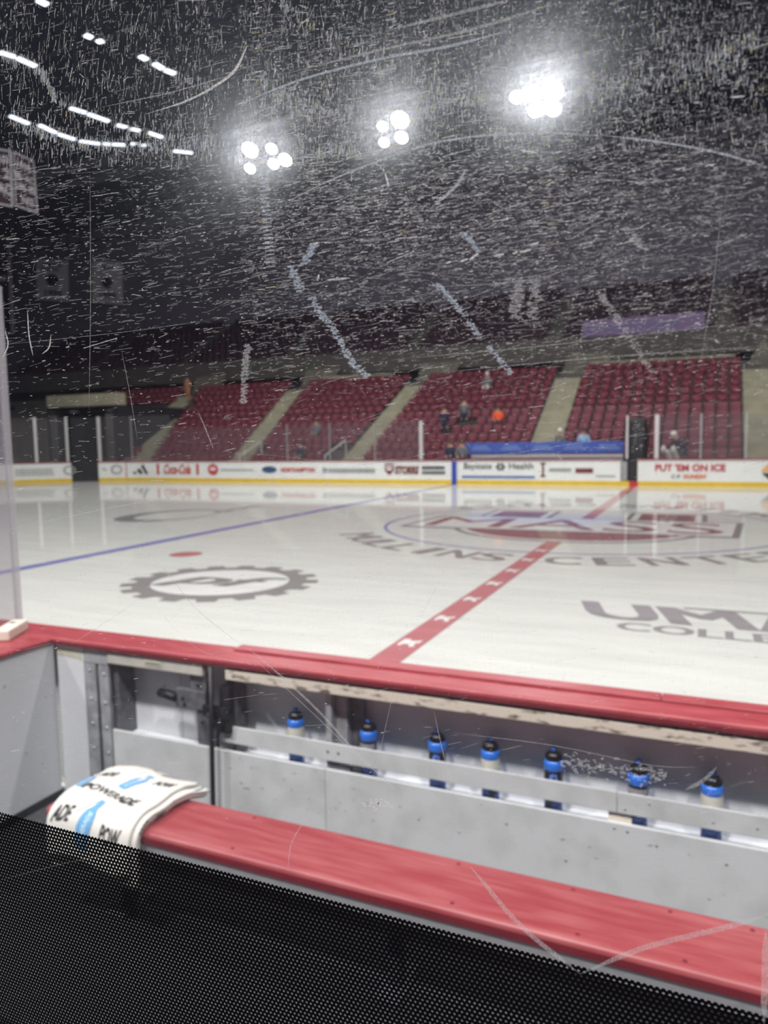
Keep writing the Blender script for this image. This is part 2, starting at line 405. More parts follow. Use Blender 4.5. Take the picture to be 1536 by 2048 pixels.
def path_strip(name, s0, s1, z0, z1, off0, off1, m, parent, step=.8, **k):
    n = max(1, int(math.ceil((s1-s0)/step))) if s1 > 14-ACX else 1
    bm = bmesh.new(); prev = None
    for i in range(n+1):
        s = s0+(s1-s0)*i/n
        r = [bm.verts.new(bp(s, z, o)) for z, o in ((z0, off0), (z1, off0), (z1, off1), (z0, off1))]
        if prev:
            for j in range(4): bm.faces.new((prev[j], prev[(j+1) % 4], r[(j+1) % 4], r[j]))
        else: bm.faces.new(r[::-1])
        prev = r
    bm.faces.new(prev)
    return bm_link(name, bm, m, parent, **k)
HB = 1.127
fb = empty('rink_boards', (0, YF, 0), 'long white advertising boards with yellow kickplate on the far side of the ice', 'rink boards')
gateL = (s_at(197), s_at(143)); gateR = (s_at(1275), s_at(1241))
joints = [0.0]
segs = []
def add_run(a, b):
    n = max(1, round((b-a)/2.44)); 
    for i in range(n): segs.append((a+(b-a)*i/n, a+(b-a)*(i+1)/n))
add_run(0, gateR[0]); add_run(gateR[1], gateL[0]); add_run(gateL[1], SMAX)
for a, b in segs:
    path_strip('board_panel', a+.004, b-.004, .2, 1.07, 0, -.06, M['board'], fb)
    path_strip('kickplate', a+.002, b-.002, 0, .2, .012, -.05, M['yellow'], fb)
    path_strip('cap_rail', a, b, 1.07, HB, .03, -.12, M['capred'], fb)
def bpx(x): return s_at(x)
def fnB(off=.004):
    return lambda u, v: bp(u, v, off)
def ad_text(name, s, m, x0, x1, z0, z1, **k):
    a, b = bpx(x0), bpx(x1)
    return text_obj(name, s, m, lambda u, v: bp(a+(b-a)*u, v, .02), fb, 0, 1, z0, z1, **k)
def ad_poly(name, polys, m, x0, x1, off=.02):
    a, b = bpx(x0), bpx(x1)
    return flat_obj(name, polys, m, lambda u, v: bp(a+(b-a)*u, v, off), fb)
rect = lambda u0, u1, z0, z1: [(u0, z0), (u1, z0), (u1, z1), (u0, z1)]
def fine_print(x0, x1, rows, m, n=16, kind='stuff'):
    ps = []
    for z0, z1 in rows:
        u = 0.
        while u < .97:
            w_ = random.uniform(.02, .075); ps.append(rect(u, min(u+w_*.8, 1), z0, z1)); u += w_
    ad_poly('fine_print', ps, m, x0, x1)['kind'] = 'stuff'
fine_print(30, 108, [(.74, .79), (.62, .68), (.5, .56), (.4, .44)], M['adgrey'])
def ring_ad(x0, x1, m, zc=.66, rz=.26):
    a, b = bpx(x0), bpx(x1)
    flat_obj('ring_emblem', ring_polys(0, 0, .72, 1, 24), m, lambda u, v: bp((a+b)/2+(a-b)/2*u*-1, zc+rz*v, .02), fb)
ring_ad(127, 152, M['adgrey']); ring_ad(222, 245, M['adgrey'])
ad_poly('ad_mark', [rect(0, .5, .68, .74), rect(.5, 1, .6, .7)], M['adgrey'], 204, 213)
ad_poly('panel_seam', [rect(0, 1, .2, 1.06)], M['adred'], 252.2, 253.8)
# three slanting bars
def slant(u0, u1, zt):   # bar leaning left, base right
    return [(u0, .4), (u0+.16, .4), (u1+.16, zt), (u1, zt)]
ad_poly('three_bar_emblem', [[(.0, .48), (.12, .4), (.26, .4), (.16, .56)], [(.34, .72-.06), (.5, .72), (.66, .4), (.46, .4), (.26, .62)], [(.6, .9), (.68, .98), (1.0, .4), (.8, .4), (.54, .86)]], M['addark'], 265, 297)
ad_poly('red_bar', [rect(0, 1, .38, .96)], M['adred'], 314, 319); ad_poly('red_bar', [rect(0, 1, .38, .96)], M['adred'], 393, 398)
ad_text('script_lettering', 'Coca-Cola', M['adred'], 328, 382, .4, .95, shear=.4, bold=.03)
ad_poly('round_red_emblem', disc_poly(.5, .67, .0, 3) if 0 else [[(.5+.5*math.cos(2*PI*i/24), .66+.3*math.sin(2*PI*i/24)) for i in range(24)]], M['adred'], 416, 437)
ad_poly('emblem_stripe', [rect(.25, .75, .62, .7), rect(.3, .42, .7, .8), rect(.55, .67, .7, .8)], M['adwhite'], 416, 437, .026)
fine_print(442, 508, [(.6, .68)], M['adgrey'])
ad_poly('blue_oval_emblem', [[(.5+.5*math.cos(2*PI*i/24), .66+.17*math.sin(2*PI*i/24)) for i in range(24)]], M['adnavy'], 524, 554)
ad_text('oval_script', 'Ford', M['adwhite'], 529, 549, .59, .75, shear=.35)
ad_text('red_lettering', 'NORTHAMPTON', M['adred'], 562, 630, .54, .76, bold=.05)
ad_text('grey_lettering', 'D', M['adnavy'], 646, 655, .52, .74, bold=.04)
fine_print(657, 752, [(.52, .72)], M['adgrey'])
ad_poly('shield_emblem', [[(0, .95), (1, .95), (1, .62), (.5, .4), (0, .62)]], M['admaroon'], 770, 788)
ad_poly('shield_stripe', [rect(.1, .9, .8, .86), rect(.2, .8, .64, .74)], M['adwhite'], 770, 788, .026)
ad_text('maroon_lettering', 'STORRS', M['admaroon'], 790, 838, .45, .85, shear=.15, bold=.06)
fine_print(844, 891, [(.68, .84), (.46, .6)], M['addark'])
ad_poly('blue_line_stripe', [rect(0, 1, .0, 1.07)], M['stripeblue'], 903.5, 913.5, .024)
ad_text('grey_lettering', 'Baystate', M['addark'], 928, 984, .62, .98, bold=.01)
ad_text('grey_lettering', 'Health', M['addark'], 1018, 1067, .7, .98, bold=.01)
pet = []
for i in range(6):
    a = 2*PI*i/6; ca, sa = math.cos(a), math.sin(a)
    pet.append([(.5+.08*ca, .8+.03*sa), (.5+.3*ca-.14*sa, .8+.12*sa+.07*ca), (.5+.5*ca, .8+.2*sa), (.5+.3*ca+.14*sa, .8+.12*sa-.07*ca)])
ad_poly('petal_emblem', pet, M['addark'], 990, 1012)
ad_poly('blue_underline', [rect(0, 1, .3, .4)], M['adblue'], 924, 1070)
ad_poly('column_emblem', [rect(0, 1, .9, .98), rect(0, 1, .36, .44), rect(.3, .7, .44, .9)], M['admaroon'], 1081, 1091)
fine_print(1099, 1144, [(.6, .74)], M['adgrey'])
ad_poly('brown_block', [rect(0, 1, .54, .74)], M['admaroon'], 1151, 1186)
fine_print(1192, 1232, [(.38, .44)], M['adgrey'])
ad_text('slogan_lettering', "PUT 'EM ON ICE", M['adred'], 1310, 1451, .62, .92, bold=.04)
ad_text('sponsor_lettering', "C", M['addark'], 1343, 1351, .33, .48, bold=.02); ad_text('sponsor_lettering', "F", M['addark'], 1355, 1361, .33, .48, bold=.02)
ad_text('sponsor_lettering', "DUNKIN'", M['adorange'], 1367, 1413, .33, .5, bold=.06)
ad_poly('angular_emblem', [[(0, .6), (.4, .95), (1, 1.0), (1, .6)]], M['adtan'], 1521, 1560)
ad_poly('angular_emblem', [[(0, .55), (1, .55), (1, .2), (.4, .3)]], M['addark'], 1524, 1560)
path_strip('center_line_stripe', gateR[0]-.02, gateR[0]+.32, 0, .2, .03, .0, M['stripered'], fb)
path_strip('kickplate', gateR[0], gateR[1], 0, .2, .012, -.05, M['yellow'], fb)

# glass above far boards: posts and panes
def glass_mat(name, haze=.06, tint=.93, hz=(.75, .74, .8)):
    m = bpy.data.materials.new(name); m.use_nodes = True; nt = m.node_tree; N = nt.nodes; L = nt.links; N.clear()
    out = N.new('ShaderNodeOutputMaterial'); tr = N.new('ShaderNodeBsdfTransparent'); tr.inputs[0].default_value = (tint, tint, tint, 1)
    gl = N.new('ShaderNodeBsdfGlossy'); gl.inputs['Roughness'].default_value = .05
    df = N.new('ShaderNodeBsdfDiffuse'); df.inputs[0].default_value = (*hz, 1)
    tl = N.new('ShaderNodeBsdfTranslucent'); tl.inputs[0].default_value = (*hz, 1)
    ad = N.new('ShaderNodeMixShader'); ad.inputs[0].default_value = .5; L.new(df.outputs[0], ad.inputs[1]); L.new(tl.outputs[0], ad.inputs[2])
    fr0 = N.new('ShaderNodeFresnel'); fr0.inputs[0].default_value = 1.45; ge = N.new('ShaderNodeNewGeometry'); su = N.new('ShaderNodeMath'); su.operation = 'SUBTRACT'; su.inputs[0].default_value = 1; L.new(ge.outputs['Backfacing'], su.inputs[1]); fr = N.new('ShaderNodeMath'); fr.operation = 'MULTIPLY'; L.new(fr0.outputs[0], fr.inputs[0]); L.new(su.outputs[0], fr.inputs[1])
    a = N.new('ShaderNodeMixShader'); a.inputs[0].default_value = haze; L.new(tr.outputs[0], a.inputs[1]); L.new(ad.outputs[0], a.inputs[2])
    b = N.new('ShaderNodeMixShader'); L.new(fr.outputs[0], b.inputs[0]); L.new(a.outputs[0], b.inputs[1]); L.new(gl.outputs[0], b.inputs[2])
    L.new(b.outputs[0], out.inputs[0]); return m
M['farglass'] = glass_mat('far_rink_glass', .05)
M['sideglass'] = glass_mat('side_acrylic', .12, .96, (.62, .6, .68))
M['glassedge'] = glass_mat('acrylic_edge', .4, .85, (.7, .68, .72))
fg = empty('rink_glass', (0, YF+.05, HB), 'clear rink glass with pale stanchions standing on the far boards', 'rink glass')
ptops = []
for px, wd, m in ((75, .14, 'postwhite'), (137, .13, 'postwhite'), (201, .17, 'postwhite'), (265, .05, 'alum'), (575, .05, 'alum'), (660, .05, 'alum'), (750, .05, 'alum'), (842, .16, 'postwhite'), (1253, .08, 'postwhite'), (1312, .16, 'postwhite')):
    s = s_at(px); zt = 3.62 if px < 300 else 2.93
    path_strip('stanchion', s-wd/2, s+wd/2, HB, zt, -.02, -.09, M[m], fg)
for k, s in enumerate((s_at(1400), s_at(1490))): path_strip('stanchion', s-.03, s+.03, HB, 2.93, -.02, -.08, M['alum'], fg)
plist = [s_at(x) for x in (1640, 1490, 1400, 1312)], [s_at(842+10), s_at(750), s_at(660), s_at(575), s_at(490), s_at(420), s_at(345), s_at(265), s_at(201)], [s_at(137), s_at(75)]
for L_ in plist:
    for a, b in zip(L_, L_[1:]):
        if b < a: a, b = b, a
        zt = 3.6 if b > s_at(300) else 2.88
        path_strip('glass_pane', a+.06, b-.06, HB, zt, -.045, -.06, M['farglass'], fg)
a = s_at(75); path_strip('glass_pane', a+.05, SMAX, HB, 3.6, -.045, -.06, M['farglass'], fg)

# dark doorway / tunnel in the far corner
tun = empty('entry_tunnel', (-32, 34, 0), 'dark entry tunnel with pale concrete lintel behind the far left boards', 'tunnel')
bx('lintel', -35.0, -29.3, 33.9, 34.6, 4.42, 5.12, M['concrete'], tun)
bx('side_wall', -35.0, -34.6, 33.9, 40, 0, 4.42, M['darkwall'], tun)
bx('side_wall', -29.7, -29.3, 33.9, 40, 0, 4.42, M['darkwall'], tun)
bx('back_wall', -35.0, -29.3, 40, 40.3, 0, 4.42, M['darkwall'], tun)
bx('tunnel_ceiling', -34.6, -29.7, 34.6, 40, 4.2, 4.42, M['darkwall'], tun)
bx('door_frame', -34.6, -34.2, 33.7, 33.9, 0, 3.9, M['concrete2'], tun); bx('door_frame', -30.1, -29.7, 33.7, 33.9, 0, 3.9, M['concrete2'], tun)
for xx in (-33.7, -30.7): bx('ceiling_lamp', xx-.25, xx+.25, 34.7, 34.9, 4.1, 4.2, M['postwhite'], tun)
bx('wing_wall', -39.5, -35.0, 33.9, 34.4, 0, 3.6, M['concrete2'], tun)
# black sheet added for the darkness of the open gap on the left
pL = path((gateL[0]+gateL[1])/2)[0]
gt = path_strip('gap_dark_sheet', gateL[0]+.05, gateL[1]-.05, .02, 3.6, -.12, -.2, M['cloth_black'], None, label='tall black sheet standing for the dark opening in the far left boards', cat='gate')

# grandstand ---------------------------------------------------------
NROW = 12; Y0R, Z0R, TR, RI = 34.0, .72, .8, .42
def aisle_x(k, Y):
    t = (Y-34)/9.6
    tab = {0: (-35.2, -40.5), 1: (-27.7, -31.3), 2: (-20.8, -22.2), 3: (-14.0, -13.6), 4: (-4.3, -4.45), 5: (5.0, 5.2), 6: (13., 13.3)}
    a, b = tab[k]; return a+(b-a)*t
AW = {0: .6, 1: .62, 2: .6, 3: .6, 4: .72, 5: .85, 6: .6}
gs = empty('grandstand', (-12, 34, 0), 'stepped concrete lower stand with pale stairways behind the far boards', kind='structure')
for i in range(NROW):
    y = Y0R+i*TR; z = Z0R+i*RI
    x0, x1 = -48, 16
    rngs = [(x0, x1)] if i > 8 else [(x0, -35.2), (-29.2, x1)]
    for a, b in rngs: bx('concrete_tier', a, b, y-.35, y+TR-.35, z-.5, z, M['concrete2'], gs)
me_steps = None
for k in range(1, 7):
    for i in range(NROW):
        y = Y0R+i*TR-.35; z = Z0R+i*RI; xa = aisle_x(k, y+.3); wv = AW[k]
        for q in range(4): bx('stair_step', xa-wv, xa+wv, y-.96+q*.2, y-.72+q*.2, z-RI*(1-q*.25)-.1, z-RI*(1-q*.25)+RI*.27, M['concrete'], gs)
# handrails at stair foot
for k, xk in ((2, -20.2), (3, -14.9)):
    bm = bmesh.new(); cyl(bm, (xk-.5, 33.75, 1.3), (xk+.0, 35.2, 2.1), .05, 8); cyl(bm, (xk-.5, 33.75, 1.3), (xk-.5, 33.75, .5), .04, 8); cyl(bm, (xk, 35.2, 2.1), (xk, 35.2, 1.1), .04, 8)
    bm_link('stair_handrail', bm, M['postwhite'], label='pale sloping handrail at the foot of the %s stairway' % ('left-hand' if k == 2 else 'middle'), cat='handrail')
# seats
def seat_bm(bm, x, y, z, w_=.46, s=1.):
    n = 3
    # curved back
    for sgn in (0,):
        pr = []
        for j in range(n+1):
            u = -w_/2+w_*j/n; c = .03*math.cos(u/w_*PI)
            pr.append((u, c))
        for zz0, zz1, o0, o1 in ((.46, .79, .0, .06),):
            f0 = [bm.verts.new((x+u, y+.25+c+o0, z+zz0)) for u, c in pr]; f1 = [bm.verts.new((x+u*.92, y+.25+c+o1, z+zz1)) for u, c in pr]
            b0 = [bm.verts.new((x+u, y+.29+c+o0, z+zz0)) for u, c in pr]; b1 = [bm.verts.new((x+u*.92, y+.29+c+o1, z+zz1)) for u, c in pr]
            for j in range(n):
                bm.faces.new((f0[j], f0[j+1], f1[j+1], f1[j])); bm.faces.new((b1[j], b1[j+1], b0[j+1], b0[j])); bm.faces.new((f1[j], f1[j+1], b1[j+1], b1[j]))
            bm.faces.new((f0[0], f1[0], b1[0], b0[0])); bm.faces.new((f0[n], b0[n], b1[n], f1[n]))
    box(bm, x-w_*.44, x+w_*.44, y+.12, y+.2, z+.4, z+.66)       # tipped-up pan
    box(bm, x-w_/2-.03, x-w_/2, y+.0, y+.28, z+.55, z+.6)       # arm rest
    box(bm, x-w_/2-.02, x-w_/2, y+.16, y+.24, z+.0, z+.56)
seat_pos = []
for i in range(NROW):
    y = Y0R+i*TR; z = Z0R+i*RI
    for k in range(0, 6):
        xa = aisle_x(k, y)+AW[k]+.05; xb = aisle_x(k+1, y)-AW[k+1]-.02
        if k == 5: xb = min(xb, 8)
        n = int((xb-xa)/.53)
        for j in range(n):
            x = xa+(j+.5)*(xb-xa)/n
            if i < 9 and -35.5 < x < -29.0: continue
            if proj((x, y, z+.6))[0] < 15: continue
            if proj((x, y, z+.6))[0] > 1560: continue
            if any(i == ri and abs(proj((x, y, z+.8))[0]-pp) < 11 for pp, ri in ((890, 3), (930, 4), (380, 10))): continue
            if i < 2 and (abs(x+20.45) < .5 or abs(x+15.15) < .5): continue
            seat_pos.append((i, k, x, y, z))
seat_pos.sort(key=lambda q: (q[0], -q[1], q[2]))
ORD = ['front', 'second', 'third', 'fourth', 'fifth', 'sixth', 'seventh', 'eighth']
NTH = 'first second third fourth fifth sixth seventh eighth ninth tenth eleventh twelfth thirteenth fourteenth fifteenth sixteenth seventeenth eighteenth nineteenth twentieth'.split()
SEC = {0: 'block left of the tunnel', 1: 'block right of the tunnel', 2: 'block left of the middle stairway', 3: 'block above the blue banner', 4: 'block behind the goalie', 5: 'rightmost block'}
bm = bmesh.new(); seat_bm(bm, 0, 0, 0); bmesh.ops.recalc_face_normals(bm, faces=bm.faces)
me_seat = bpy.data.meshes.new('arena_seat'); bm.to_mesh(me_seat); bm.free(); me_seat.materials.append(M['seat'])
rank = {}
for i, k, x, y, z in sorted(seat_pos[:300], key=lambda q: q[2]):
    rank[(i, k, x)] = sum(1 for q in rank if q[0] == i and q[1] == k)
for i, k, x, y, z in seat_pos[:300]:
    o = bpy.data.objects.new('arena_seat', me_seat); C.objects.link(o); o.location = (x, y, z)
    tag(o, 'maroon seat, %s row, %s from the left, %s' % (ORD[min(i, 7)], NTH[min(rank[(i, k, x)], 19)], SEC[k]), 'seat', 'maroon seats, %s row, %s' % (ORD[min(i, 7)], SEC[k]))
def multi_mesh(name, src, pos, m, **k):
    n = len(src.vertices); co = np.empty(n*3, dtype=np.float32); src.vertices.foreach_get('co', co); co = co.reshape(-1, 3)
    lt = np.array([p.loop_total for p in src.polygons]); li = np.array([l.vertex_index for l in src.loops])
    pos = np.array(pos, dtype=np.float32); K = len(pos)
    allc = (co[None]+pos[:, None]).reshape(-1, 3); alli = (li[None]+(np.arange(K)*n)[:, None]).reshape(-1)
    allt = np.tile(lt, K); starts = np.concatenate([[0], np.cumsum(allt)[:-1]])
    me = bpy.data.meshes.new(name); me.vertices.add(len(allc)); me.vertices.foreach_set('co', allc.ravel())
    me.loops.add(len(alli)); me.loops.foreach_set('vertex_index', alli.astype(np.int32))
    me.polygons.add(len(allt)); me.polygons.foreach_set('loop_start', starts.astype(np.int32)); me.polygons.foreach_set('loop_total', allt.astype(np.int32))
    me.update(calc_edges=True); me.validate()
    return link(name, me, m, **k)
multi_mesh('arena_seats', me_seat, [(x, y, z) for i, k, x, y, z in seat_pos[300:]], M['seat'], label='rest of the maroon tip-up seats in the higher rows of the lower stand', cat='seats', kind='stuff')
# concourse wall and rails above lower stand
YT = Y0R+NROW*TR-.35; ZT = Z0R+NROW*RI
bx('concourse_deck', -50, 20, YT, YT+5, ZT-.5, ZT-.1, M['concrete2'], gs)
for a, b in ((-20.5, -15.5), (-3.4, 4.0)):
    bx('top_wall', a, b, YT, YT+.2, ZT-.1, ZT+.42, M['concrete2'], gs); bx('top_wall_rail', a, b, YT-.05, YT+.25, ZT+.42, ZT+.52, M['concrete'], gs)
for xk in (-31.5, -22.2, -13.6, -4.4, 5.6):
    bm = bmesh.new()
    poly_prism(bm, [(xk-1.0, ZT-.1), (xk+1.2, ZT-.1), (xk+2.2, ZT+1.2), (xk-.4, ZT+1.2)], lambda u, v, t: Vector((u, t, v)), YT+1.6, YT+1.9)
    bm_link('stair_head_wall', bm, M['concrete3'], gs)
# upper bowl
ub = empty('upper_stand', (-12, 49, 0), 'dim upper seating bowl above the lower stand', kind='structure')
Y0U, Z0U = 49.0, 7.6
bx('fascia', -60, 25, Y0U-.6, Y0U-.3, 6.9, 8.4, M['concrete2'], ub)
bx('concourse_wall', -60, 25, Y0U+.6, Y0U+.8, 4.8, 7.0, M['darkwall'], ub)
for i in range(10):
    bx('concrete_tier', -60, 25, Y0U+i*.85-.3, Y0U+i*.85+.55, Z0U-.45+i*.52, Z0U+i*.52, M['concrete2'], ub)
up_pos = []
for i in range(10):
    for j in range(130):
        x = -58+j*.6
        if (j % 17) < 2: continue
        up_pos.append((x, Y0U+i*.85, Z0U+i*.52))
bm = bmesh.new(); box(bm, -.25, .25, .15, .22, .4, .85); box(bm, -.23, .23, .0, .15, .4, .46)
me_us = bpy.data.meshes.new('upper_seat'); bm.to_mesh(me_us); bm.free()
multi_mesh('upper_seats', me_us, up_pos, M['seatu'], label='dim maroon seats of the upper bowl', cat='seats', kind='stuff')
YW = Y0U+10*.85+.4
wl = bx('wall_back', -90, 40, YW, YW+.3, 0, 24, M['wallgrey'], label='dim grey upper wall behind the top seats', kind='structure')
bx('wall_left', -75, -74.7, -10, YW, 0, 24, M['wallgrey'], label='dim end wall of the arena', kind='structure')
bx('ceiling', -75, 40, -12, YW, 23.6, 24, M['roof'], label='dark roof deck over the rink', kind='structure')
# trusses
for k, Y in enumerate((14.0, 26.0, 38.0, 50.0)):
    bm = bmesh.new()
    cyl(bm, (-60, Y, 19.6), (30, Y, 19.6), .12, 6); cyl(bm, (-60, Y, 22.8), (30, Y, 22.8), .12, 6)
    for i in range(30):
        x = -60+3*i; cyl(bm, (x, Y, 19.6), (x+1.5, Y, 22.8), .07, 5); cyl(bm, (x+1.5, Y, 22.8), (x+3, Y, 19.6), .07, 5)
    bm_link('roof_truss', bm, M['truss'], label='dark steel roof truss, %s from the camera' % ['nearest', 'second', 'third', 'farthest'][k], cat='truss')
# ribbon display on the upper fascia
led = empty('display_board', (-1, Y0U-.8, 7), 'dim purple ribbon display under the upper seats at right', 'display')
pa, pb = onY(1165, 642, Y0U-.75), onY(1410, 632, Y0U-.75)
bx('display_panel', pa.x, pb.x, Y0U-.75, Y0U-.62, pa.z-1.0, pa.z, M['led'], led)
text_obj('display_lettering', 'LAUNCHES', M['ledblue'], lambda u, v: Vector((u, Y0U-.76, v)), led, pa.x+.3, pb.x-1.5, pa.z-.75, pa.z-.3, bold=.02)
bm = bmesh.new()
for xx in (pa.x+.4, (pa.x+pb.x)/2, pb.x-.4): box(bm, xx-.04, xx+.04, Y0U-.7, Y0U-.6, pa.z-1.6, pa.z-.9)
bm_link('display_bracket', bm, M['truss'], led)

# lamp clusters (in view)
clus = [('left', [(500, 300, .30), (543, 298, .2), (547, 328, .2), (570, 320, .25), (500, 337, .2)]), ('middle', [(800, 240, .3), (803, 275, .22), (765, 253, .17), (768, 285, .17)]),
        ('right', [(1033, 195, .2), (1068, 188, .26), (1105, 183, .34), (1070, 222, .22), (1107, 218, .25)])]
POSN = {'left': ['biggest, upper left', 'upper right', 'lower middle', 'far right', 'lower left'], 'middle': ['biggest, upper right', 'lower right', 'upper left', 'lower left'], 'right': ['far left', 'upper middle', 'biggest, upper right', 'lower middle', 'lower right']}
for nm, L_ in clus:
    for qi, (x, y, r) in enumerate(L_):
        P = onZ(x, y, 14.0)
        t = empty('floodlight', P, None, None)
        n_ = 'upper' if y < 300 and y in (300, 298, 240, 253, 195, 188, 183) else 'lower'
        tag(t, 'round white floodlight, %s one of the %s lamp cluster' % (POSN[nm][qi], nm), 'floodlight', '%s lamp cluster' % nm)
        bm = bmesh.new(); lathe(bm, [(0, .36), (.08, .36), (.12, .3), (r*.7, .12), (r+.05, 0), (r, 0)], 16, P)
        # face towards the ice side of the viewer
        rot = Matrix.Translation(P) @ Matrix.Rotation(math.radians(-38), 4, 'X') @ Matrix.Translation(-P)
        bmesh.ops.transform(bm, matrix=rot, verts=bm.verts); bm_link('lamp_housing', bm, M['dsteel'], t, smooth=True)
        bm = bmesh.new(); lathe(bm, [(0, -.02), (r*.6, -.015), (r, .01)], 20, P); bmesh.ops.transform(bm, matrix=rot, verts=bm.verts); bm_link('lamp_lens', bm, M['lamp'], t)
        bm = bmesh.new(); cyl(bm, P+Vector((0, .1, .2)), P+Vector((0, .1, .92)), .03, 6); bm_link('hanger', bm, M['truss'], t)
for nm, Yk in (('rear', 28.3), ('front', 26.7)):
    bm = bmesh.new(); box(bm, -30, 16, Yk-.15, Yk+.55, 14.9, 15.0); 
    for xx in range(-30, 17, 2): box(bm, xx-.03, xx+.03, Yk-.15, Yk-.1, 15, 16.0); 
    box(bm, -30, 16, Yk-.16, Yk-.1, 15.9, 15.96)
    for xx in range(-28, 17, 8): cyl(bm, (xx, Yk, 15), (xx, Yk, 19.6), .03, 5)
    bm_link('lighting_catwalk', bm, M['truss'], label='%s lighting catwalk hung under the roof over the far half of the ice' % nm, cat='catwalk')
# strip lights
strips = [((0, 105), (30, 114)), ((34, 116), (72, 133)), ((20, 232), (58, 248)), ((78, 250), (112, 266)), ((116, 268), (152, 280)), ((158, 282), (200, 288)), ((206, 288), (250, 290)),
          ((140, 216), (172, 226)), ((176, 228), (218, 243)), ((234, 250), (280, 262)), ((296, 265), (325, 275)), ((280, 112), (294, 120)), ((308, 127), (326, 138)), ((330, 140), (350, 148)),
          ((75, 0), (95, 10)), ((170, 70), (184, 76)), ((196, 80), (204, 86)), ((262, 288), (300, 291)), ((330, 300), (385, 306))]
SL = ['topmost left piece at the frame edge', 'second piece of the topmost left row', 'first piece of the lowest row', 'second piece of the lowest row', 'third piece of the lowest row', 'fourth piece of the lowest row', 'fifth piece of the lowest row', 'first piece of the middle row', 'second piece of the middle row', 'third piece of the middle row', 'last piece of the middle row', 'first of three short ones at upper centre-left', 'second of three short ones at upper centre-left', 'last of three short ones at upper centre-left', 'short one at the top edge', 'upper of two tiny ones at top left', 'lower of two tiny ones at top left', 'sixth piece of the lowest row', 'last piece of the lowest row before the lamp cluster']
for si, (a, b) in enumerate(strips):
    A = onZ(*a, 16.); B = onZ(*b, 16.)
    d = (B-A).normalized(); n = Vector((0, 0, 1)).cross(d)
    bm = bmesh.new(); bb = bmesh.new(); w_ = .13
    vs = [bm.verts.new(A-n*w_), bm.verts.new(A+n*w_), bm.verts.new(B+n*w_), bm.verts.new(B-n*w_)]; bm.faces.new(vs)
    t = empty('strip_light', (A+B)/2, 'white strip light, '+SL[si], 'light', 'curving rows of strip lights under the roof')
    bm_link('light_diffuser', bm, M['strip'], t)
    U3 = Vector((0, 0, 1))
    poly_prism(bb, [(-w_-.03, .0), (w_+.03, 0), (w_*.6, .14), (-w_*.6, .14)], lambda u, v, s: (A if s == 0 else B)+n*u+U3*(v+.01), 0, 1)
    bm_link('light_housing', bb, M['dsteel'], t)
    bm = bmesh.new(); cyl(bm, (A+B)/2+U3*.1, ((A+B)/2).lerp((A+B)/2, 1)+U3*7.7, .025, 5); bm_link('hanger_cable', bm, M['truss'], t)

# hanging banners
def hang(nm, label, pts, Y, parts, mcloth='bannerdark'):
    """pts: px corners tl,tr,br,bl on a plane through Y for left edge; real flat banner"""
    tl = onY(*pts[0], Y[0]); tr = onY(*pts[1], Y[1]); br = onY(*pts[2], Y[1]); bl = onY(*pts[3], Y[0])
    e = empty('hanging_banner', (bl+br)/2, label, 'banner')
    fn = lambda u, v, o=0: (bl*(1-u)+br*u)*(1-v)+(tl*(1-u)+tr*u)*v
    nrm = (br-bl).cross(tl-bl).normalized()
    if nrm.dot(CAM-bl) < 0: nrm = -nrm
    bm = bmesh.new()
    poly_prism(bm, [(0, 0), (1, 0), (1, 1), (0, 1)], lambda u, v, t: fn(u, v)+nrm*t, -.02, 0); bm_link('banner_cloth', bm, M[mcloth], e)
    bm = bmesh.new()
    for q_ in (tl, tr): cyl(bm, q_, (q_.x, q_.y, 23.7), .02, 5)
    bm_link('hanging_cable', bm, M['truss'], e)
    for kind, *a in parts:
        f2 = lambda u, v: fn(u, v)+nrm*.01
        if kind == 'rect': flat_obj('banner_stripe', [rect(*a[0])], M[a[1]], f2, e)
        if kind == 'disc': flat_obj('banner_emblem', [[(a[0]+a[2]*math.cos(2*PI*i/20), a[1]+a[3]*math.sin(2*PI*i/20)) for i in range(20)]], M[a[4]], f2, e)
        if kind == 'text': text_obj('banner_lettering', a[0], M[a[5]], f2, e, a[1], a[2], a[3], a[4], bold=.04)
frame = [('rect', (0, 1, 0, .03), 'banner'), ('rect', (0, 1, .97, 1), 'banner'), ('rect', (0, .05, 0, 1), 'banner'), ('rect', (.93, 1, 0, 1), 'banner')]
hang('b', 'dark framed championship banner hanging at the upper left edge with a large numeral', [(-38, 292), (23, 301), (27, 415), (-38, 402)], (23.5, 24.4), frame+[('text', '2', .7, .92, .48, .68, 'banner'), ('text', 'UMASS', .1, .9, .76, .9, 'banner'), ('text', 'MAAC', .1, .95, .2, .4, 'banner')])
hang('b', 'dark framed banner hanging right beside the one with the large numeral', [(26, 302), (68, 322), (76, 428), (30, 412)], (24.4, 25.8), frame+[('text', '1999', .15, .8, .72, .87, 'banner'), ('text', 'MAAC', .08, .92, .52, .66, 'banner'), ('text', 'UMASS', .08, .92, .34, .48, 'banner'), ('text', 'NIT', .3, .85, .1, .24, 'banner')])
hang('b', 'pale banner with a black disc and two lines of print on the upper left wall', [(72, 517), (136, 521), (138, 604), (74, 599)], (YW-1.2, YW-1.2), [('rect', (.2, .8, .84, .9), 'bannertext'), ('rect', (.15, .7, .74, .78), 'bannertext'), ('disc', .5, .5, .2, .15, 'bannertext'), ('text', '1995', .25, .8, .1, .26, 'bannertext')], 'banner')
hang('b', 'pale banner with a mottled dark disc, second along the upper left wall', [(184, 521), (244, 524), (246, 610), (184, 605)], (YW-1.2, YW-1.2), [('rect', (.35, .8, .82, .88), 'bannertext'), ('disc', .5, .5, .18, .14, 'bannertext'), ('text', '1998', .25, .8, .12, .27, 'bannertext')], 'banner')
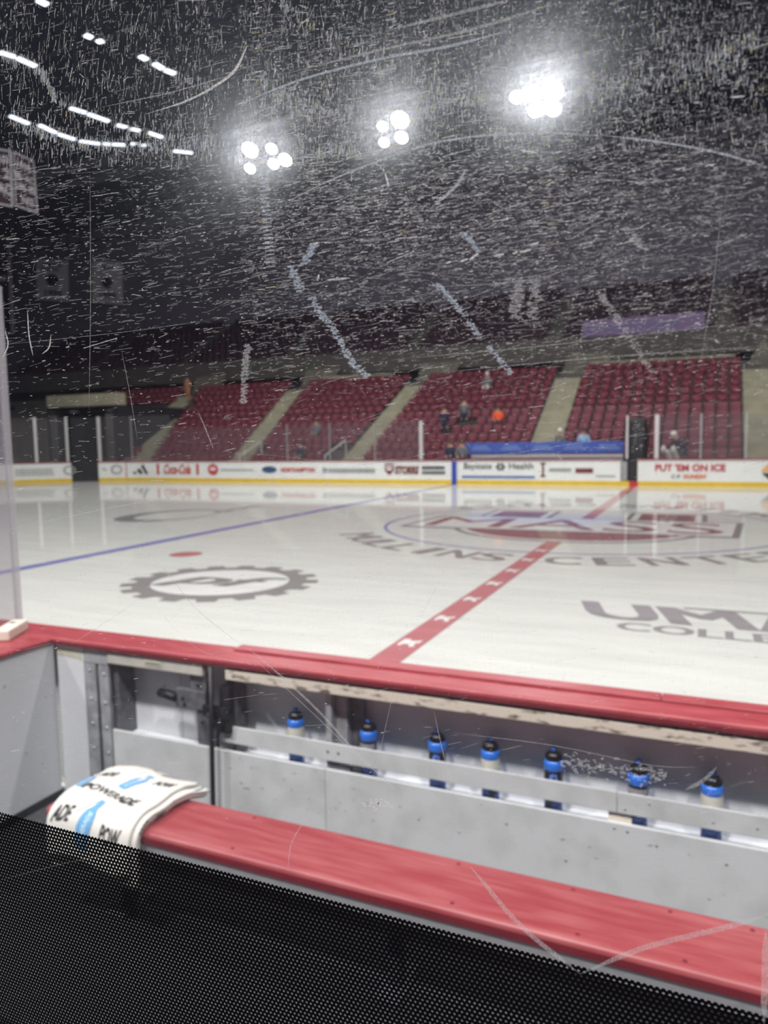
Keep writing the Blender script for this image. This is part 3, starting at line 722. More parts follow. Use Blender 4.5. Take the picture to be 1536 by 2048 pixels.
hang('b', 'tall dark banner with pale border hanging at the left edge', [(-60, 470), (22, 474), (32, 668), (-60, 672)], (YW-2, YW-2), [('rect', (.9, .98, 0, 1), 'banner'), ('rect', (0, .98, 0, .02), 'banner'), ('rect', (0, .98, .98, 1), 'banner'), ('rect', (0, .85, .55, .6), 'banner')])

# blue cloth banner and bench counter behind far boards
e = empty('cloth_banner', (-4, 33.4, 1.3), 'long blue printed banner hung behind the far bench', 'banner')
A = onY(930, 886, 33.4); B = onY(1249, 884, 33.4); Cc = onY(930, 908, 33.4)
bx('banner_cloth', A.x, B.x, 33.4, 33.43, Cc.z, A.z, M['bannerblue'], e)
for i in range(5):
    x = A.x+.3+i*(B.x-A.x)/5
    flat_obj('banner_print', [rect(x, x+.95, Cc.z+.18, Cc.z+.24), rect(x+.1, x+.8, Cc.z+.3, Cc.z+.36)], M['bannerltblue'], lambda u, v: Vector((u, 33.39, v)), e)
    bx('banner_post', x-.28, x-.24, 33.44, 33.5, .6, A.z-.02, M['alum'], e)
bc = empty('bench_counter', (-4, 32.8, 0), 'pale grey bench backrest below the blue banner', 'bench')
bx('counter_top', A.x+.5, B.x, 32.75, 33.1, 1.22, 1.3, M['postwhite'], bc); bx('counter_front', A.x+.5, B.x, 32.8, 32.86, .1, 1.22, M['alum'], bc)
# gate gap in centre of the far boards
cg = empty('padded_stack', (.1, 33.0, 0), 'tall black covered equipment stack behind the gap at the red line', 'equipment cover')
P0 = onY(1254, 912, 32.9); P1 = onY(1294, 912, 32.9); zt = onY(1275, 834, 32.9).z
bm = bmesh.new(); n = 22; ring0 = []
for zz, k in ((.25, 1.0), (.9, 1.03), (1.6, .98), (zt-.25, .97), (zt-.08, .85), (zt, .55)):
    r = []
    for i in range(n):
        a = 2*PI*i/n; c, s = math.cos(a), math.sin(a)
        rr = (abs(c)**4+abs(s)**4)**(-.25)*(1+.05*math.sin(a*7+zz*2))
        r.append(bm.verts.new(((P0.x+P1.x)/2+c*rr*k*(P1.x-P0.x)/2, 33.0+s*rr*k*.22, zz)))
    if ring0:
        for i in range(n): bm.faces.new((ring0[i], ring0[(i+1) % n], r[(i+1) % n], r[i]))
    ring0 = r
bm.faces.new(ring0)
bm_link('vinyl_cover', bm, M['cloth_black'], cg, smooth=True)
bx('foot_board', P0.x+.02, P1.x-.02, 32.8, 33.2, 0, .25, M['black'], cg)
bm = bmesh.new()
for i in range(14): 
    px_, pz_ = random.uniform(P0.x+.15, P1.x-.15), random.uniform(1.4, zt-.3); box(bm, px_, px_+.07, 32.72, 32.74, pz_, pz_+.04)
bm_link('reflective_patch', bm, M['silver'], cg)
a0, b0 = path((gateR[0]+gateR[1])/2)[0].x-.4, path((gateR[0]+gateR[1])/2)[0].x+.4
gp = empty('bench_gate', (a0, 32.1, 0), 'grey edged gate leaf standing open at the red line in the far boards', 'gate')
X_ = path(gateR[1])[0].x
bx('gate_leaf', X_+.01, X_+.25, YF+.07, YF+.14, .22, 1.02, M['steel'], gp)
bx('gate_edge', X_+.25, X_+.30, YF+.07, YF+.16, .2, 1.05, M['blacksteel'], gp)
bx('gate_infill', X_+.30, X_+.72, YF+.25, YF+.3, .2, 1.1, M['cloth_black'], gp)

# ================================================================== PEOPLE
def person(label, loc, rz, J, top, bottom, headm='hair', scale=1., pads=None, name='person'):
    """J: joints dict local (x right, y back, z up)."""
    names = ['pelvis', 'belly', 'chest', 'neck', 'head', 'crown', 'ls', 'le', 'lw', 'lh', 'rs', 're', 'rw', 'rh', 'lhip', 'lk', 'la', 'lt', 'rhip', 'rk', 'ra', 'rt']
    rad = dict(pelvis=.15, belly=.14, chest=.16, neck=.065, head=.1, crown=.085, ls=.075, le=.05, lw=.035, lh=.045, rs=.075, re=.05, rw=.035, rh=.045, lhip=.1, lk=.065, la=.045, lt=.04, rhip=.1, rk=.065, ra=.045, rt=.04)
    ed = [('pelvis', 'belly'), ('belly', 'chest'), ('chest', 'neck'), ('neck', 'head'), ('head', 'crown'), ('chest', 'ls'), ('ls', 'le'), ('le', 'lw'), ('lw', 'lh'), ('chest', 'rs'), ('rs', 're'), ('re', 'rw'), ('rw', 'rh'),
          ('pelvis', 'lhip'), ('lhip', 'lk'), ('lk', 'la'), ('la', 'lt'), ('pelvis', 'rhip'), ('rhip', 'rk'), ('rk', 'ra'), ('ra', 'rt')]
    me = bpy.data.meshes.new('skeleton'); me.from_pydata([J[n] for n in names], [(names.index(a), names.index(b)) for a, b in ed], [])
    o = bpy.data.objects.new('skeleton', me); C.objects.link(o)
    md = o.modifiers.new('s', 'SKIN'); sv = me.skin_vertices[0].data
    for i, n in enumerate(names): sv[i].radius = (rad[n], rad[n]); sv[i].use_root = (n == 'pelvis')
    sb = o.modifiers.new('u', 'SUBSURF'); sb.levels = 1
    dg = bpy.context.evaluated_depsgraph_get(); m2 = bpy.data.meshes.new_from_object(o.evaluated_get(dg)); bpy.data.objects.remove(o)
    kinds = {'pelvis': 1, 'lhip': 1, 'lk': 1, 'la': 1, 'lt': 3, 'rhip': 1, 'rk': 1, 'ra': 1, 'rt': 3, 'neck': 2, 'head': 2, 'crown': 2, 'lh': 2, 'rh': 2}
    for q in (M[top], M[bottom], M['skin'], M['black']): m2.materials.append(q)
    JV = {n: Vector(J[n]) for n in names}
    for p in m2.polygons:
        c = p.center; b = min(names, key=lambda n: (JV[n]-c).length); p.material_index = kinds.get(b, 0)
    m2.shade_smooth()
    root = empty(name, loc, label, 'person', rz=rz); root.scale = (scale,)*3
    b = bpy.data.objects.new('body', m2); C.objects.link(b); b.parent = root
    hd = JV['head']; cr = JV['crown']
    bm = bmesh.new(); bmesh.ops.create_uvsphere(bm, u_segments=12, v_segments=8, radius=.125, matrix=Matrix.Translation(hd.lerp(cr, .55)+Vector((0, .02, .02))))
    for v in list(bm.verts):
        if v.co.z < hd.z-.01: bm.verts.remove(v)
    bm_link('helmet' if headm == 'helmet' else 'hair', bm, M[headm], root, smooth=True, world=False)
    # face
    f = (JV['head']-Vector((0, .1, 0)))
    bm = bmesh.new(); box(bm, f.x-.045, f.x-.02, f.y-.012, f.y+.02, f.z+.02, f.z+.035); box(bm, f.x+.02, f.x+.045, f.y-.012, f.y+.02, f.z+.02, f.z+.035); box(bm, f.x-.025, f.x+.025, f.y-.006, f.y+.03, f.z-.05, f.z-.04)
    bm_link('face_features', bm, M['black'], root, world=False)
    if pads:
        for s in ('l', 'r'):
            k, a = JV[s+'k'], JV[s+'a']
            bm = bmesh.new(); box(bm, -.13, .13, -.06, .05, 0, .78, .03)
            d = (k-a); q = d.to_track_quat('Z', 'Y').to_matrix().to_4x4(); q = Matrix.Translation(a+Vector((0, -.09, -.08))) @ Matrix.Rotation(math.atan2(-d.y, d.z), 4, 'X')
            bmesh.ops.transform(bm, matrix=q, verts=bm.verts); bm_link('leg_pad', bm, M[pads], root, world=False)
        for s in ('l', 'r'):
            h = JV[s+'h']; bm = bmesh.new(); bmesh.ops.create_uvsphere(bm, u_segments=10, v_segments=6, radius=.13, matrix=Matrix.Translation(h) @ Matrix.Diagonal((1, .6, 1.2, 1)))
            bm_link('glove', bm, M[pads], root, smooth=True, world=False)
    return root
STAND = dict(pelvis=(0, 0, .95), belly=(0, 0, 1.12), chest=(0, .01, 1.35), neck=(0, 0, 1.52), head=(0, -.02, 1.62), crown=(0, -.01, 1.72),
             ls=(.19, 0, 1.42), le=(.26, .03, 1.14), lw=(.27, -.06, .9), lh=(.27, -.08, .82), rs=(-.19, 0, 1.42), re=(-.26, .03, 1.14), rw=(-.27, -.06, .9), rh=(-.27, -.08, .82),
             lhip=(.1, 0, .88), lk=(.11, -.02, .5), la=(.12, .02, .1), lt=(.12, -.14, .05), rhip=(-.1, 0, .88), rk=(-.11, -.02, .5), ra=(-.12, .02, .1), rt=(-.12, -.14, .05))
SIT = dict(pelvis=(0, .05, .52), belly=(0, .08, .68), chest=(0, .08, .9), neck=(0, .04, 1.07), head=(0, .0, 1.17), crown=(0, .01, 1.27),
           ls=(.19, .07, .97), le=(.25, -.02, .7), lw=(.15, -.25, .62), lh=(.1, -.32, .6), rs=(-.19, .07, .97), re=(-.25, -.02, .7), rw=(-.15, -.25, .62), rh=(-.1, -.32, .6),
           lhip=(.1, .0, .5), lk=(.14, -.42, .5), la=(.13, -.4, .1), lt=(.13, -.54, .05), rhip=(-.1, 0, .5), rk=(-.14, -.42, .5), ra=(-.13, -.4, .1), rt=(-.13, -.54, .05))
CROUCH = dict(pelvis=(0, .25, .72), belly=(0, .16, .88), chest=(0, .0, 1.08), neck=(0, -.12, 1.2), head=(0, -.2, 1.27), crown=(0, -.22, 1.37),
              ls=(.2, -.02, 1.14), le=(.34, -.12, .92), lw=(.34, -.32, .8), lh=(.34, -.4, .78), rs=(-.2, -.02, 1.14), re=(-.34, -.12, .92), rw=(-.34, -.32, .8), rh=(-.34, -.4, .78),
              lhip=(.12, .2, .68), lk=(.2, -.1, .52), la=(.24, .08, .12), lt=(.24, -.08, .05), rhip=(-.12, .2, .68), rk=(-.2, -.1, .52), ra=(-.24, .08, .12), rt=(-.24, -.08, .05))
g = onY(1356, 912, 33.0)
person('goalie in navy jersey with white leg pads and white mask bending behind the far glass', (g.x, 33.0, .62), -1.0, CROUCH, 'navy', 'navy', 'helmet', 1.12, 'white_cloth')
bx('bench_platform', g.x-2.2, g.x+2.4, 32.5, 33.6, .3, .62, M['rubber'], label='low dark platform under the goalie behind the far boards', cat='platform')
def at_seat(x, y, row):
    Y = Y0R+row*TR; return onY(x, y, Y).x, Y, Z0R+row*RI
for lab, px, row, J, top, bot, hm, rz in (
    ('seated spectator in a light blue top left of the black covered stack', 1168, 1, SIT, 'ltblue', 'greycloth', 'hair', .2),
    ('seated spectator in grey coat and pale trousers above the blue banner by the stairway', 1120, 1, SIT, 'greycloth', 'white_cloth', 'helmet', -.2),
    ('standing spectator in dark navy clothes right of the tall pale stanchion', 890, 3, STAND, 'navy', 'navy', 'hair', .1),
    ('standing spectator in dark grey in the rows above the blue stripe', 930, 4, STAND, 'greycloth', 'navy', 'hair', 0),
    ('seated spectator in orange high in the block above the blue banner', 996, 4, SIT, 'orange', 'navy', 'hair', 0),
    ('small spectator in dark green-grey seated low in the block left of the middle stairway', 599, 0, SIT, 'navy', 'greycloth', 'hair', 0),
    ('seated spectator in grey two rows behind the small one at the middle block', 632, 3, SIT, 'greycloth', 'greycloth', 'hair', 0),
    ('person in a tan jacket at the head of the stairway right of the tunnel', 380, 10, STAND, 'brown', 'brown', 'hair', 0),
    ('seated spectator in pale grey at the top of the block above the blue banner', 975, 9, SIT, 'greycloth', 'white_cloth', 'helmet', 0)):
    x, Y, z = at_seat(px, 850, row)
    person(lab, (x, Y+(.0 if J is SIT else -.1), z+(.0)), rz, J, top, bot, hm)
bx('bench_platform', -8.6, -6.2, 32.3, 33.3, .0, .3, M['rubber'], label='low dark platform under the two seated players at the blue stripe', cat='platform')
for q, (px, top) in enumerate(((900, 'navy'), (923, 'greycloth'))):
    x = onY(px, 890, 32.8).x
    person(['seated player in navy behind the boards at the blue stripe', 'seated player in a dark grey jersey left of the blue banner'][q], (x, 32.8, .68), 0, SIT, top, 'navy', 'hair')
    bx('bench_block', x-.25, x+.25, 32.7, 33.2, .3, 1.08, M['black'], label='black block seat under the %s player' % ('left-hand' if q == 0 else 'right-hand'), cat='seat')

# ================================================================== NEAR BOARDS
XL, XR = -1.6, 4.6
nb = empty('rink_boards', (1.6, 3.0, 0), 'red topped near boards with steel frame, white panels and bottle shelf', 'rink boards')
def rail_red(name, x0, x1, y0, y1, z0, z1, m, parent, r=.012):
    bm = bmesh.new(); box(bm, x0, x1, y0, y1, z0, z1, r, 3); return bm_link(name, bm, m, parent, smooth=False)
rail_red('cap_rail', XL, XR, 2.905, 3.125, .952, .983, M['red'], nb)
rail_red('raised_cap_strip', .50, 2.55, 3.045, 3.127, .983, .996, M['red'], nb, .004)
rail_red('raised_cap_strip', 2.552, XR, 3.045, 3.127, .983, .996, M['red'], nb, .004)
bx('cap_underside_lip', -.60, XR, 2.901, 2.909, .945, .968, M['darkred'], nb, .003)
# frame under the cap
bx('frame_channel', .54, XR, 2.93, 3.10, .929, .951, M['dsteel'], nb, .003)
bx('frame_tube', .54, XR, 2.912, 2.965, .877, .928, M['rusty'], nb, .004)
bx('ice_side_panel', -1.6, XR, 3.10, 3.115, .06, .951, M['board'], nb)
for a, b in ((.60, 3.2), (3.2008, XR)):
    bx('back_panel', a, b, 3.075, 3.095, .10, .926, M['white_poly'], nb, .002)
# shelf, front panels
for a, b in ((.43, 1.075), (1.0765, 3.5), (3.5015, XR)):
    bx('front_panel', a, b, 2.932, 2.950, .06, .502, M['grey_poly'], nb, .004)
bx('bottle_shelf', .43, XR, 2.950, 3.075, .44, .455, M['white_poly'], nb)
# bottle rail
bx('bottle_rail', .50, 2.398, 2.932, 2.944, .545, .632, M['grey_poly'], nb, .002)
bx('bottle_rail', 2.400, XR, 2.932, 2.944, .545, .632, M['grey_poly'], nb, .002)
bx('rail_block', 2.365, 2.455, 2.944, 2.975, .455, .60, M['offwhite'], nb, .003)
bx('rail_backing', 2.365, 2.46, 2.9442, 2.949, .535, .548, M['dsteel'], nb)
def screw(x, y, z, parent, r=.006, m='dsteel', axis='y'):
    bm = bmesh.new()
    if axis == 'y': cyl(bm, (x, y, z), (x, y-.003, z), r, 10, r*.7)
    else: cyl(bm, (x, y, z), (x, y, z+.003), r, 10, r*.7)
    return bm_link('screw', bm, M[m], parent)
for x in (1.095, 1.15): screw(x, 2.932, .59, nb, .007)
for x in (2.43, 2.52, 2.75, 2.9, 3.2): screw(x, 2.932, random.uniform(.56, .61), nb, .005, 'steel')
for x, z in ((1.95, .41), (2.2, .3), (2.44, .475), (2.39, .48), (2.55, .44), (2.8, .42), (1.3, .38), (1.55, .35), (.6, .35), (2.95, .25)): screw(x, 2.932, z, nb, .006, 'steel')
# vertical posts on back
bm = bmesh.new(); box(bm, 1.075, 1.105, 2.955, 3.075, .455, .90, .003); box(bm, 1.105, 1.165, 3.0, 3.075, .455, .90, .003)
bm_link('frame_post', bm, M['steel'], nb)
bx('frame_post_side', 1.168, 1.235, 3.04, 3.074, .455, .90, M['dsteel'], nb, .003)
bm = bmesh.new(); box(bm, 1.09, 1.2, 2.952, 2.99, .455, .545, .003); bm_link('post_bracket', bm, M['dsteel'], nb)
bx('frame_post', 3.25, 3.33, 3.01, 3.074, .455, .90, M['steel'], nb, .003)
# left run between corner and gate
bx('corner_panel', -.60, -.405, 2.925, 2.945, .06, .950, M['white_poly'], nb, .003)
bm = bmesh.new(); poly_prism(bm, [(-.592, .925), (-.425, .915), (-.41, .86), (-.43, .873), (-.592, .885)], lambda u, v, t: Vector((u, t, v)), 2.9235, 2.9248)
bm_link('tape_strip', bm, M['tape'], nb)
# marks of wear on the front panels
bm = bmesh.new()
for i in range(46):
    x = random.choice([random.uniform(.45, 1.3), random.uniform(.45, 3.1)]); z = random.uniform(.26, .49); a = random.uniform(-.3, .3); l = random.uniform(.006, .03)
    dx, dz = math.cos(a)*l, math.sin(a)*l
    vs = [bm.verts.new(p) for p in ((x, 2.9315, z), (x+dx*.5, 2.9315, z-.003), (x+dx, 2.9315, z+dz), (x+dx*.5, 2.9315, z+.003+dz*.6))]
    bm.faces.new(vs)
bm_link('scuff_marks', bm, M['adgrey'], nb, kind='stuff')

# bench gate (door in near boards) -----------------------------------
gd = empty('bench_gate', (0, 3.0, .06), 'riveted steel hinged gate with white panel at the left end of the near boards', 'gate')
for x0, x1 in ((-.400, -.322), (-.300, -.232)):
    hp_o = bx('hinge_plate', x0, x1, 2.925, 2.945, .06, .86, M['steel'], gd, .003)
bx('hinge_head', -.40, -.232, 2.922, 2.95, .86, .948, M['steel'], gd, .004)
bm = bmesh.new(); cyl(bm, (-.311, 2.94, .06), (-.311, 2.94, .86), .010, 12); bm_link('hinge_pin', bm, M['blacksteel'], gd, smooth=True)
for zz in (.82, .66, .52, .38, .22):
    for xx in (-.362, -.262):
        bm = bmesh.new(); lathe(bm, [(.0, .007), (.006, .006), (.009, .003), (.010, 0)], 12)
        bmesh.ops.transform(bm, matrix=Matrix.Translation((xx, 2.925, zz-(.012 if xx > -.3 else 0))) @ Matrix.Rotation(PI/2, 4, 'X'), verts=bm.verts)
        bm_link('rivet', bm, M['alum'], hp_o, smooth=True)
bx('gate_stile', -.226, -.19, 2.955, 3.074, .45, .905, M['dsteel'], gd, .003)
bx('gate_stile', .50, .55, 2.97, 3.074, .455, .845, M['dsteel'], gd, .003)
bx('gate_head_rail', -.225, .40, 2.915, 2.97, .876, .940, M['rail_cream'], gd, .004)
mp_o = bx('maker_plate', .03, .14, 2.912, 2.915, .895, .922, M['tape'], gd)
bm = bmesh.new()
for i in range(7): box(bm, .04+i*.014, .05+i*.014, 2.911, 2.912, .904, .913)
bm_link('stamped_marks', bm, M['dsteel'], mp_o, kind='stuff')
for a, b in ((-.19, .128), (.131, .50)):
    bx('gate_panel', a, b, 3.075, 3.092, .10, .93, M['white_poly'], gd, .002)
bx('gate_shelf', -.19, .43, 2.95, 3.074, .44, .455, M['white_poly'], gd)
bx('gate_front_panel', -.228, .427, 2.932, 2.95, .06, .502, M['grey_poly'], gd, .004)
for x, z in ((.02, .73), (.1, .705)): screw(x, 3.075, z, gd, .006)
# latch
bm = bmesh.new(); box(bm, .21, .40, 2.93, 2.975, .69, .79, .005); box(bm, .33, .44, 2.945, 2.985, .46, .70, .004); box(bm, .30, .40, 2.94, 2.98, .79, .88, .004)
lp_o = bm_link('latch_plate', bm, M['dsteel'], gd)
bm = bmesh.new()
for p in ((.36, .82), (.26, .74), (.27, .71), (.38, .63)): cyl(bm, (p[0], 2.93, p[1]), (p[0], 2.922, p[1]), .008, 8)
bm_link('latch_bolt', bm, M['blacksteel'], lp_o)
bm = bmesh.new(); cyl(bm, (.10, 2.93, .755), (.115, 2.93, .753), .014, 12, .024); cyl(bm, (.115, 2.93, .753), (.22, 2.93, .74), .025, 12); bm_link('latch_handle', bm, M['blacksteel'], lp_o, smooth=True)
bm = bmesh.new(); box(bm, .40, .56, 2.90, 2.93, .675, .735, .006); box(bm, .50, .56, 2.91, 2.96, .60, .84, .005); cyl(bm, (.44, 2.895, .69), (.48, 2.895, .68), .014, 10); cyl(bm, (.52, 2.895, .66), (.49, 2.9, .58), .01, 8)
bm_link('latch_lever', bm, M['blacksteel'], gd)
# rod
bm = bmesh.new(); cyl(bm, (.475, 2.885, .975-.03), (.455, 2.885, .09), .0125, 14); bm_link('latch_rod', bm, M['blacksteel'], gd, smooth=True)
# strike plate under rod
bm = bmesh.new(); box(bm, .30, .56, 2.82, 2.925, .055, .078, .004); box(bm, .30, .56, 2.905, 2.925, .078, .15, .003)
bm_link('strike_plate', bm, M['dsteel'], gd)

# end wall ------------------------------------------------------------
ew = empty('wall_left', (-.62, 1.5, 0), 'white panelled end wall of the bench with red cap', kind='structure')
for a, b in ((2.2, 2.922), (.9, 2.196), (-.4, .896)):
    bx('wall_panel', -.66, -.62, a, b, .06, .952, M['white_poly'], ew, .002)
rail_red('wall_cap', -.98, -.60, -.4, 2.904, .953, .983, M['red'], ew)
bx('wall_base', -.66, -.612, -.4, 2.92, .056, .10, M['blacksteel'], ew)
for y_, z_ in ((2.7, .4), (2.8, .3), (2.45, .5), (2.6, .8), (2.85, .66)):
    bm = bmesh.new(); cyl(bm, (-.62, y_, z_), (-.617, y_, z_), .005, 8); bm_link('screw', bm, M['steel'], ew)
# bracket block on the cap
bk = empty('glass_bracket', (-.87, 2.86, .983), 'cream nylon block bracket holding the acrylic at the left corner', 'bracket')
bm = bmesh.new(); box(bm, -.13, .13, -.045, .045, 0, .06, .008, 2)
R_ = Matrix.Translation((-.87, 2.86, .983)) @ Matrix.Rotation(math.radians(118), 4, 'Z'); bmesh.ops.transform(bm, matrix=R_, verts=bm.verts)
bm_link('block', bm, M['offwhite'], bk)
bm = bmesh.new(); cyl(bm, (-.9, 2.9, 1.043), (-.9, 2.9, 1.046), .016, 10); bm_link('bolt_hole', bm, M['dsteel'], bk)
# acrylic side glass
sg = empty('side_glass', (-1.0, 3.05, .983), 'thick hazy acrylic pane standing on the boards at the left edge', 'rink glass')
bx('glass_pane', -1.62, -1.075, 3.07, 3.083, .983, 2.95, M['sideglass'], sg)
bx('glass_pane', -1.06, -1.047, 1.2, 3.055, .983, 2.95, M['sideglass'], sg)
bx('glass_edge', -1.075, -1.045, 3.056, 3.09, .983, 2.96, M['glassedge'], sg, .004)

# ================================================================== PLAYER BENCH
pb_ = empty('player_bench', (1.8, 2.3, .055), 'long red plank bench with aluminium edge in front of the near boards', 'bench')
bm = bmesh.new(); prof = []
y0, y1, z1, z0 = 2.165, 2.455, .500, .455
prof = [(y1, z0), (y1, z1-.006), (y1-.006, z1)]
for i in range(6):
    a = PI/2+ (PI/2)*i/5; prof.append((y0+.022+.022*math.cos(a), z1-.022+.022*math.sin(a)))
prof += [(y0+.004, z0+.004), (y0+.012, z0)]
sweep_profile(bm, prof, [(lambda a, b, X=X: Vector((X, a, b))) for X in (.135, 1.4, 2.6, 3.9, 4.5)])
bm_link('seat_plank', bm, M['seatred'], pb_)
bx('plank_front_lip', .137, 4.5, 2.1635, 2.170, .452, .480, M['darkred'], pb_, .002)
bx('edge_channel', .14, 4.5, 2.172, 2.20, .395, .452, M['alum'], pb_, .003)
bx('edge_channel', .14, 4.5, 2.42, 2.45, .395, .452, M['alum'], pb_, .003)
bx('end_channel', .14, .17, 2.2, 2.42, .395, .452, M['postwhite'], pb_)
for X in (.45, 1.7, 2.95, 4.2):
    bm = bmesh.new(); box(bm, X-.03, X+.03, 2.22, 2.40, .36, .395, .003); box(bm, X-.025, X+.025, 2.28, 2.33, .07, .36, .003); box(bm, X-.05, X+.05, 2.2, 2.42, .055, .07, .002)
    bm_link('leg', bm, M['dsteel'], pb_)
for X in (1.02, 1.9, 2.31, 2.62, 2.86):
    for yy in (2.425, 2.20): screw(X+(.05 if yy < 2.3 else 0), yy, .4995, pb_, .008, 'darkred', 'z')
bx('lower_step', -.1, 4.5, 1.55, 2.05, .055, .16, M['rubber'], label='low rubber covered step in front of the red bench', cat='step')

# ================================================================== TOWELS
def drape(u, s, off):
    """u: across (X), s: along from the back, off: height above bench surface"""
    flat = 2.235; back = 2.50; Lf = back-flat; r = .040+off
    zt = .502
    if s <= Lf:
        y = back-s; z = zt+off
    elif s <= Lf+PI/2*(.055+.03):
        a = (s-Lf)/(.085); a = min(a, PI/2)
        cy_, cz = flat, zt-.04
        y = cy_-(r+.03)*math.sin(a)*1.0; z = cz+(r)*math.cos(a)
    else:
        e = s-(Lf+PI/2*.085); y = flat-(r+.03)-e*.03; z = zt-.04-e
    z += .004*math.sin(u*23+s*9)+.003*math.sin(s*31+u*7)
    # stack relaxes at the back: outer corner splays
    return Vector((u, y, z))
SMAXT = {0: .50, 1: .54, 2: .56, 3: .52}
TW = [('bottom', 0, .235, .655), ('second', 1, .225, .665), ('third', 2, .215, .67), ('top', 3, .205, .645)]
for nm, k, xa, xb in TW:
    e = empty('towel', (.42, 2.3, .503+k*.0165), 'white printed towel folded over the end of the bench, %s of the stack' % nm, 'towel')
    off0 = .0015+k*.0165; th = .0150
    bm = bmesh.new(); st = []
    n = 30; sm = SMAXT[k]
    sstart = -.02-.012*((k*7) % 3)
    prof = []
    W = (xb-xa)/2; mid = (xa+xb)/2; r = th/2
    for i in range(7):
        a = -PI/2+PI*i/6; prof.append((W-r+r*math.cos(a), r+r*math.sin(a)))
    for j in (.6, .2, -.2, -.6): prof.append((W*j, th+.0))
    for i in range(7):
        a = PI/2+PI*i/6; prof.append((-W+r+r*math.cos(a), r+r*math.sin(a)))
    for j in (-.6, -.2, .2, .6): prof.append((W*j, 0))
    for i in range(n+1):
        s = sstart+(sm-sstart)*i/n
        sp = max(0, .13-s)*(.5 if k < 3 else .3)    # back corner splays towards the right
        st.append(lambda a, b, s=s, sp=sp: drape(mid+a+sp*(.5+a/W*.5)*(.6), s-(.02*math.sin(a*14+k)), off0+b-max(0, .05-s)*.25))
    sweep_profile(bm, prof, st)
    bm_link('towel_cloth', bm, M['towel'], e, smooth=True)
    if k < 3:   # coloured rim / print that wraps the fold edge
        bm = bmesh.new(); W2 = xb
        for s0 in ([.10, .30] if k == 2 else [.2, .42]):
            for q in range(4):
                s1 = s0+q*.014
                vs = [bm.verts.new(drape(xb+.0005+max(0, .13-ss)*.5*.6, ss, off0+zz)) for ss, zz in ((s1, .003), (s1+.01, .003), (s1+.012, th-.003), (s1+.002, th-.003))]
                bm.faces.new(vs)
        bm_link('rim_print', bm, M['towelblack'], e)
        sm_ = .02
        bm = bmesh.new()
        for q in range(6):
            ss = .0+q*.02; vs = [bm.verts.new(drape(xb+.001+max(0, .13-a_)*.3, a_, off0+zz)) for a_, zz in ((ss, .005), (ss+.02, .005), (ss+.02, th-.003), (ss, th-.003))]; bm.faces.new(vs)
        bm_link('rim_stripe', bm, M['towelblue'] if k == 2 else M['towelpink'], e)
    else:
        offp = off0+th+.0012
        def topmap(u, s, ex=0.):
            a = u-mid; sp = max(0, .13-s)*.3
            return drape(mid+a+sp*(.5+a/W*.5)*.6, s-(.02*math.sin(a*14+k)), off0+th+.0022+ex-max(0, .05-s)*.25)
        pf = lambda u, v: topmap(u, .50-v)     # v grows towards the back
        def T(s, u0, u1, v0, v1, m='towelblack', sh=.2): text_obj('print_lettering', s, M[m], pf, e, u0, u1, v0, v1, shear=sh, bold=.03, sub=.02)
        def bottle(u, s0, s1, wd, lean=.0):
            prof_ = [(0, .32), (.05, .42), (.35, .44), (.4, .5), (.62, .5), (.74, .42), (.82, .22), (.86, .2), (.9, .26), (1, .24)]
            L = s1-s0; bmq = bmesh.new(); pr = None
            for i in range(25):
                t = i/24
                for (a, ra), (b, rb) in zip(prof_, prof_[1:]):
                    if a <= t <= b: rr = ra+(rb-ra)*(t-a)/(b-a); break
                v = s1-L*t   # base at larger s
                cur = [bmq.verts.new(topmap(u+lean*(t-.5)+wd*rr*q, v)) for q in (-1, -.5, 0, .5, 1)]
                if pr:
                    for j in range(4): bmq.faces.new((pr[j], pr[j+1], cur[j+1], cur[j]))
                pr = cur
            bm_link('bottle_print', bmq, M['towelblue'], e)
            vs_, fs_ = text_tris('POWERADE', 0, .01)
            xs = [a for a, b in vs_]; ys = [b for a, b in vs_]
            bmq = bmesh.new(); vv = []
            for a, b in vs_:
                t = (a-min(xs))/(max(xs)-min(xs)); q = (b-min(ys))/(max(ys)-min(ys))
                vv.append(bmq.verts.new(topmap(u+lean*(t*.7-.35)+wd*(.32*(.5-q)), s1-L*(.12+.62*t), .001)))
            for f in fs_:
                try: bmq.faces.new([vv[i] for i in f])
                except ValueError: pass
            me = bpy.data.meshes.new('bottle_print_text'); bmq.to_mesh(me); bmq.free(); me.transform(parent_matrix(e).inverted()); link('bottle_print_text', me, M['towelwhite'], e)
        M['towelwhite'] = mat('towel_print_white', lin(205, 228, 242), .9)
        bottle(.43, .03, .19, .066, .03); bottle(.41, .285, .46, .074, .03); bottle(.232, .15, .25, .036, .0)
        T('POWERADE', .25, .58, .50-.262, .50-.222)
        T('ADE', .228, .325, .50-.385, .50-.335); T('POW', .495, .60, .50-.385, .50-.335)
        T('ADE', .225, .31, .50-.135, .50-.095); T('POW', .52, .62, .50-.10, .50-.06)

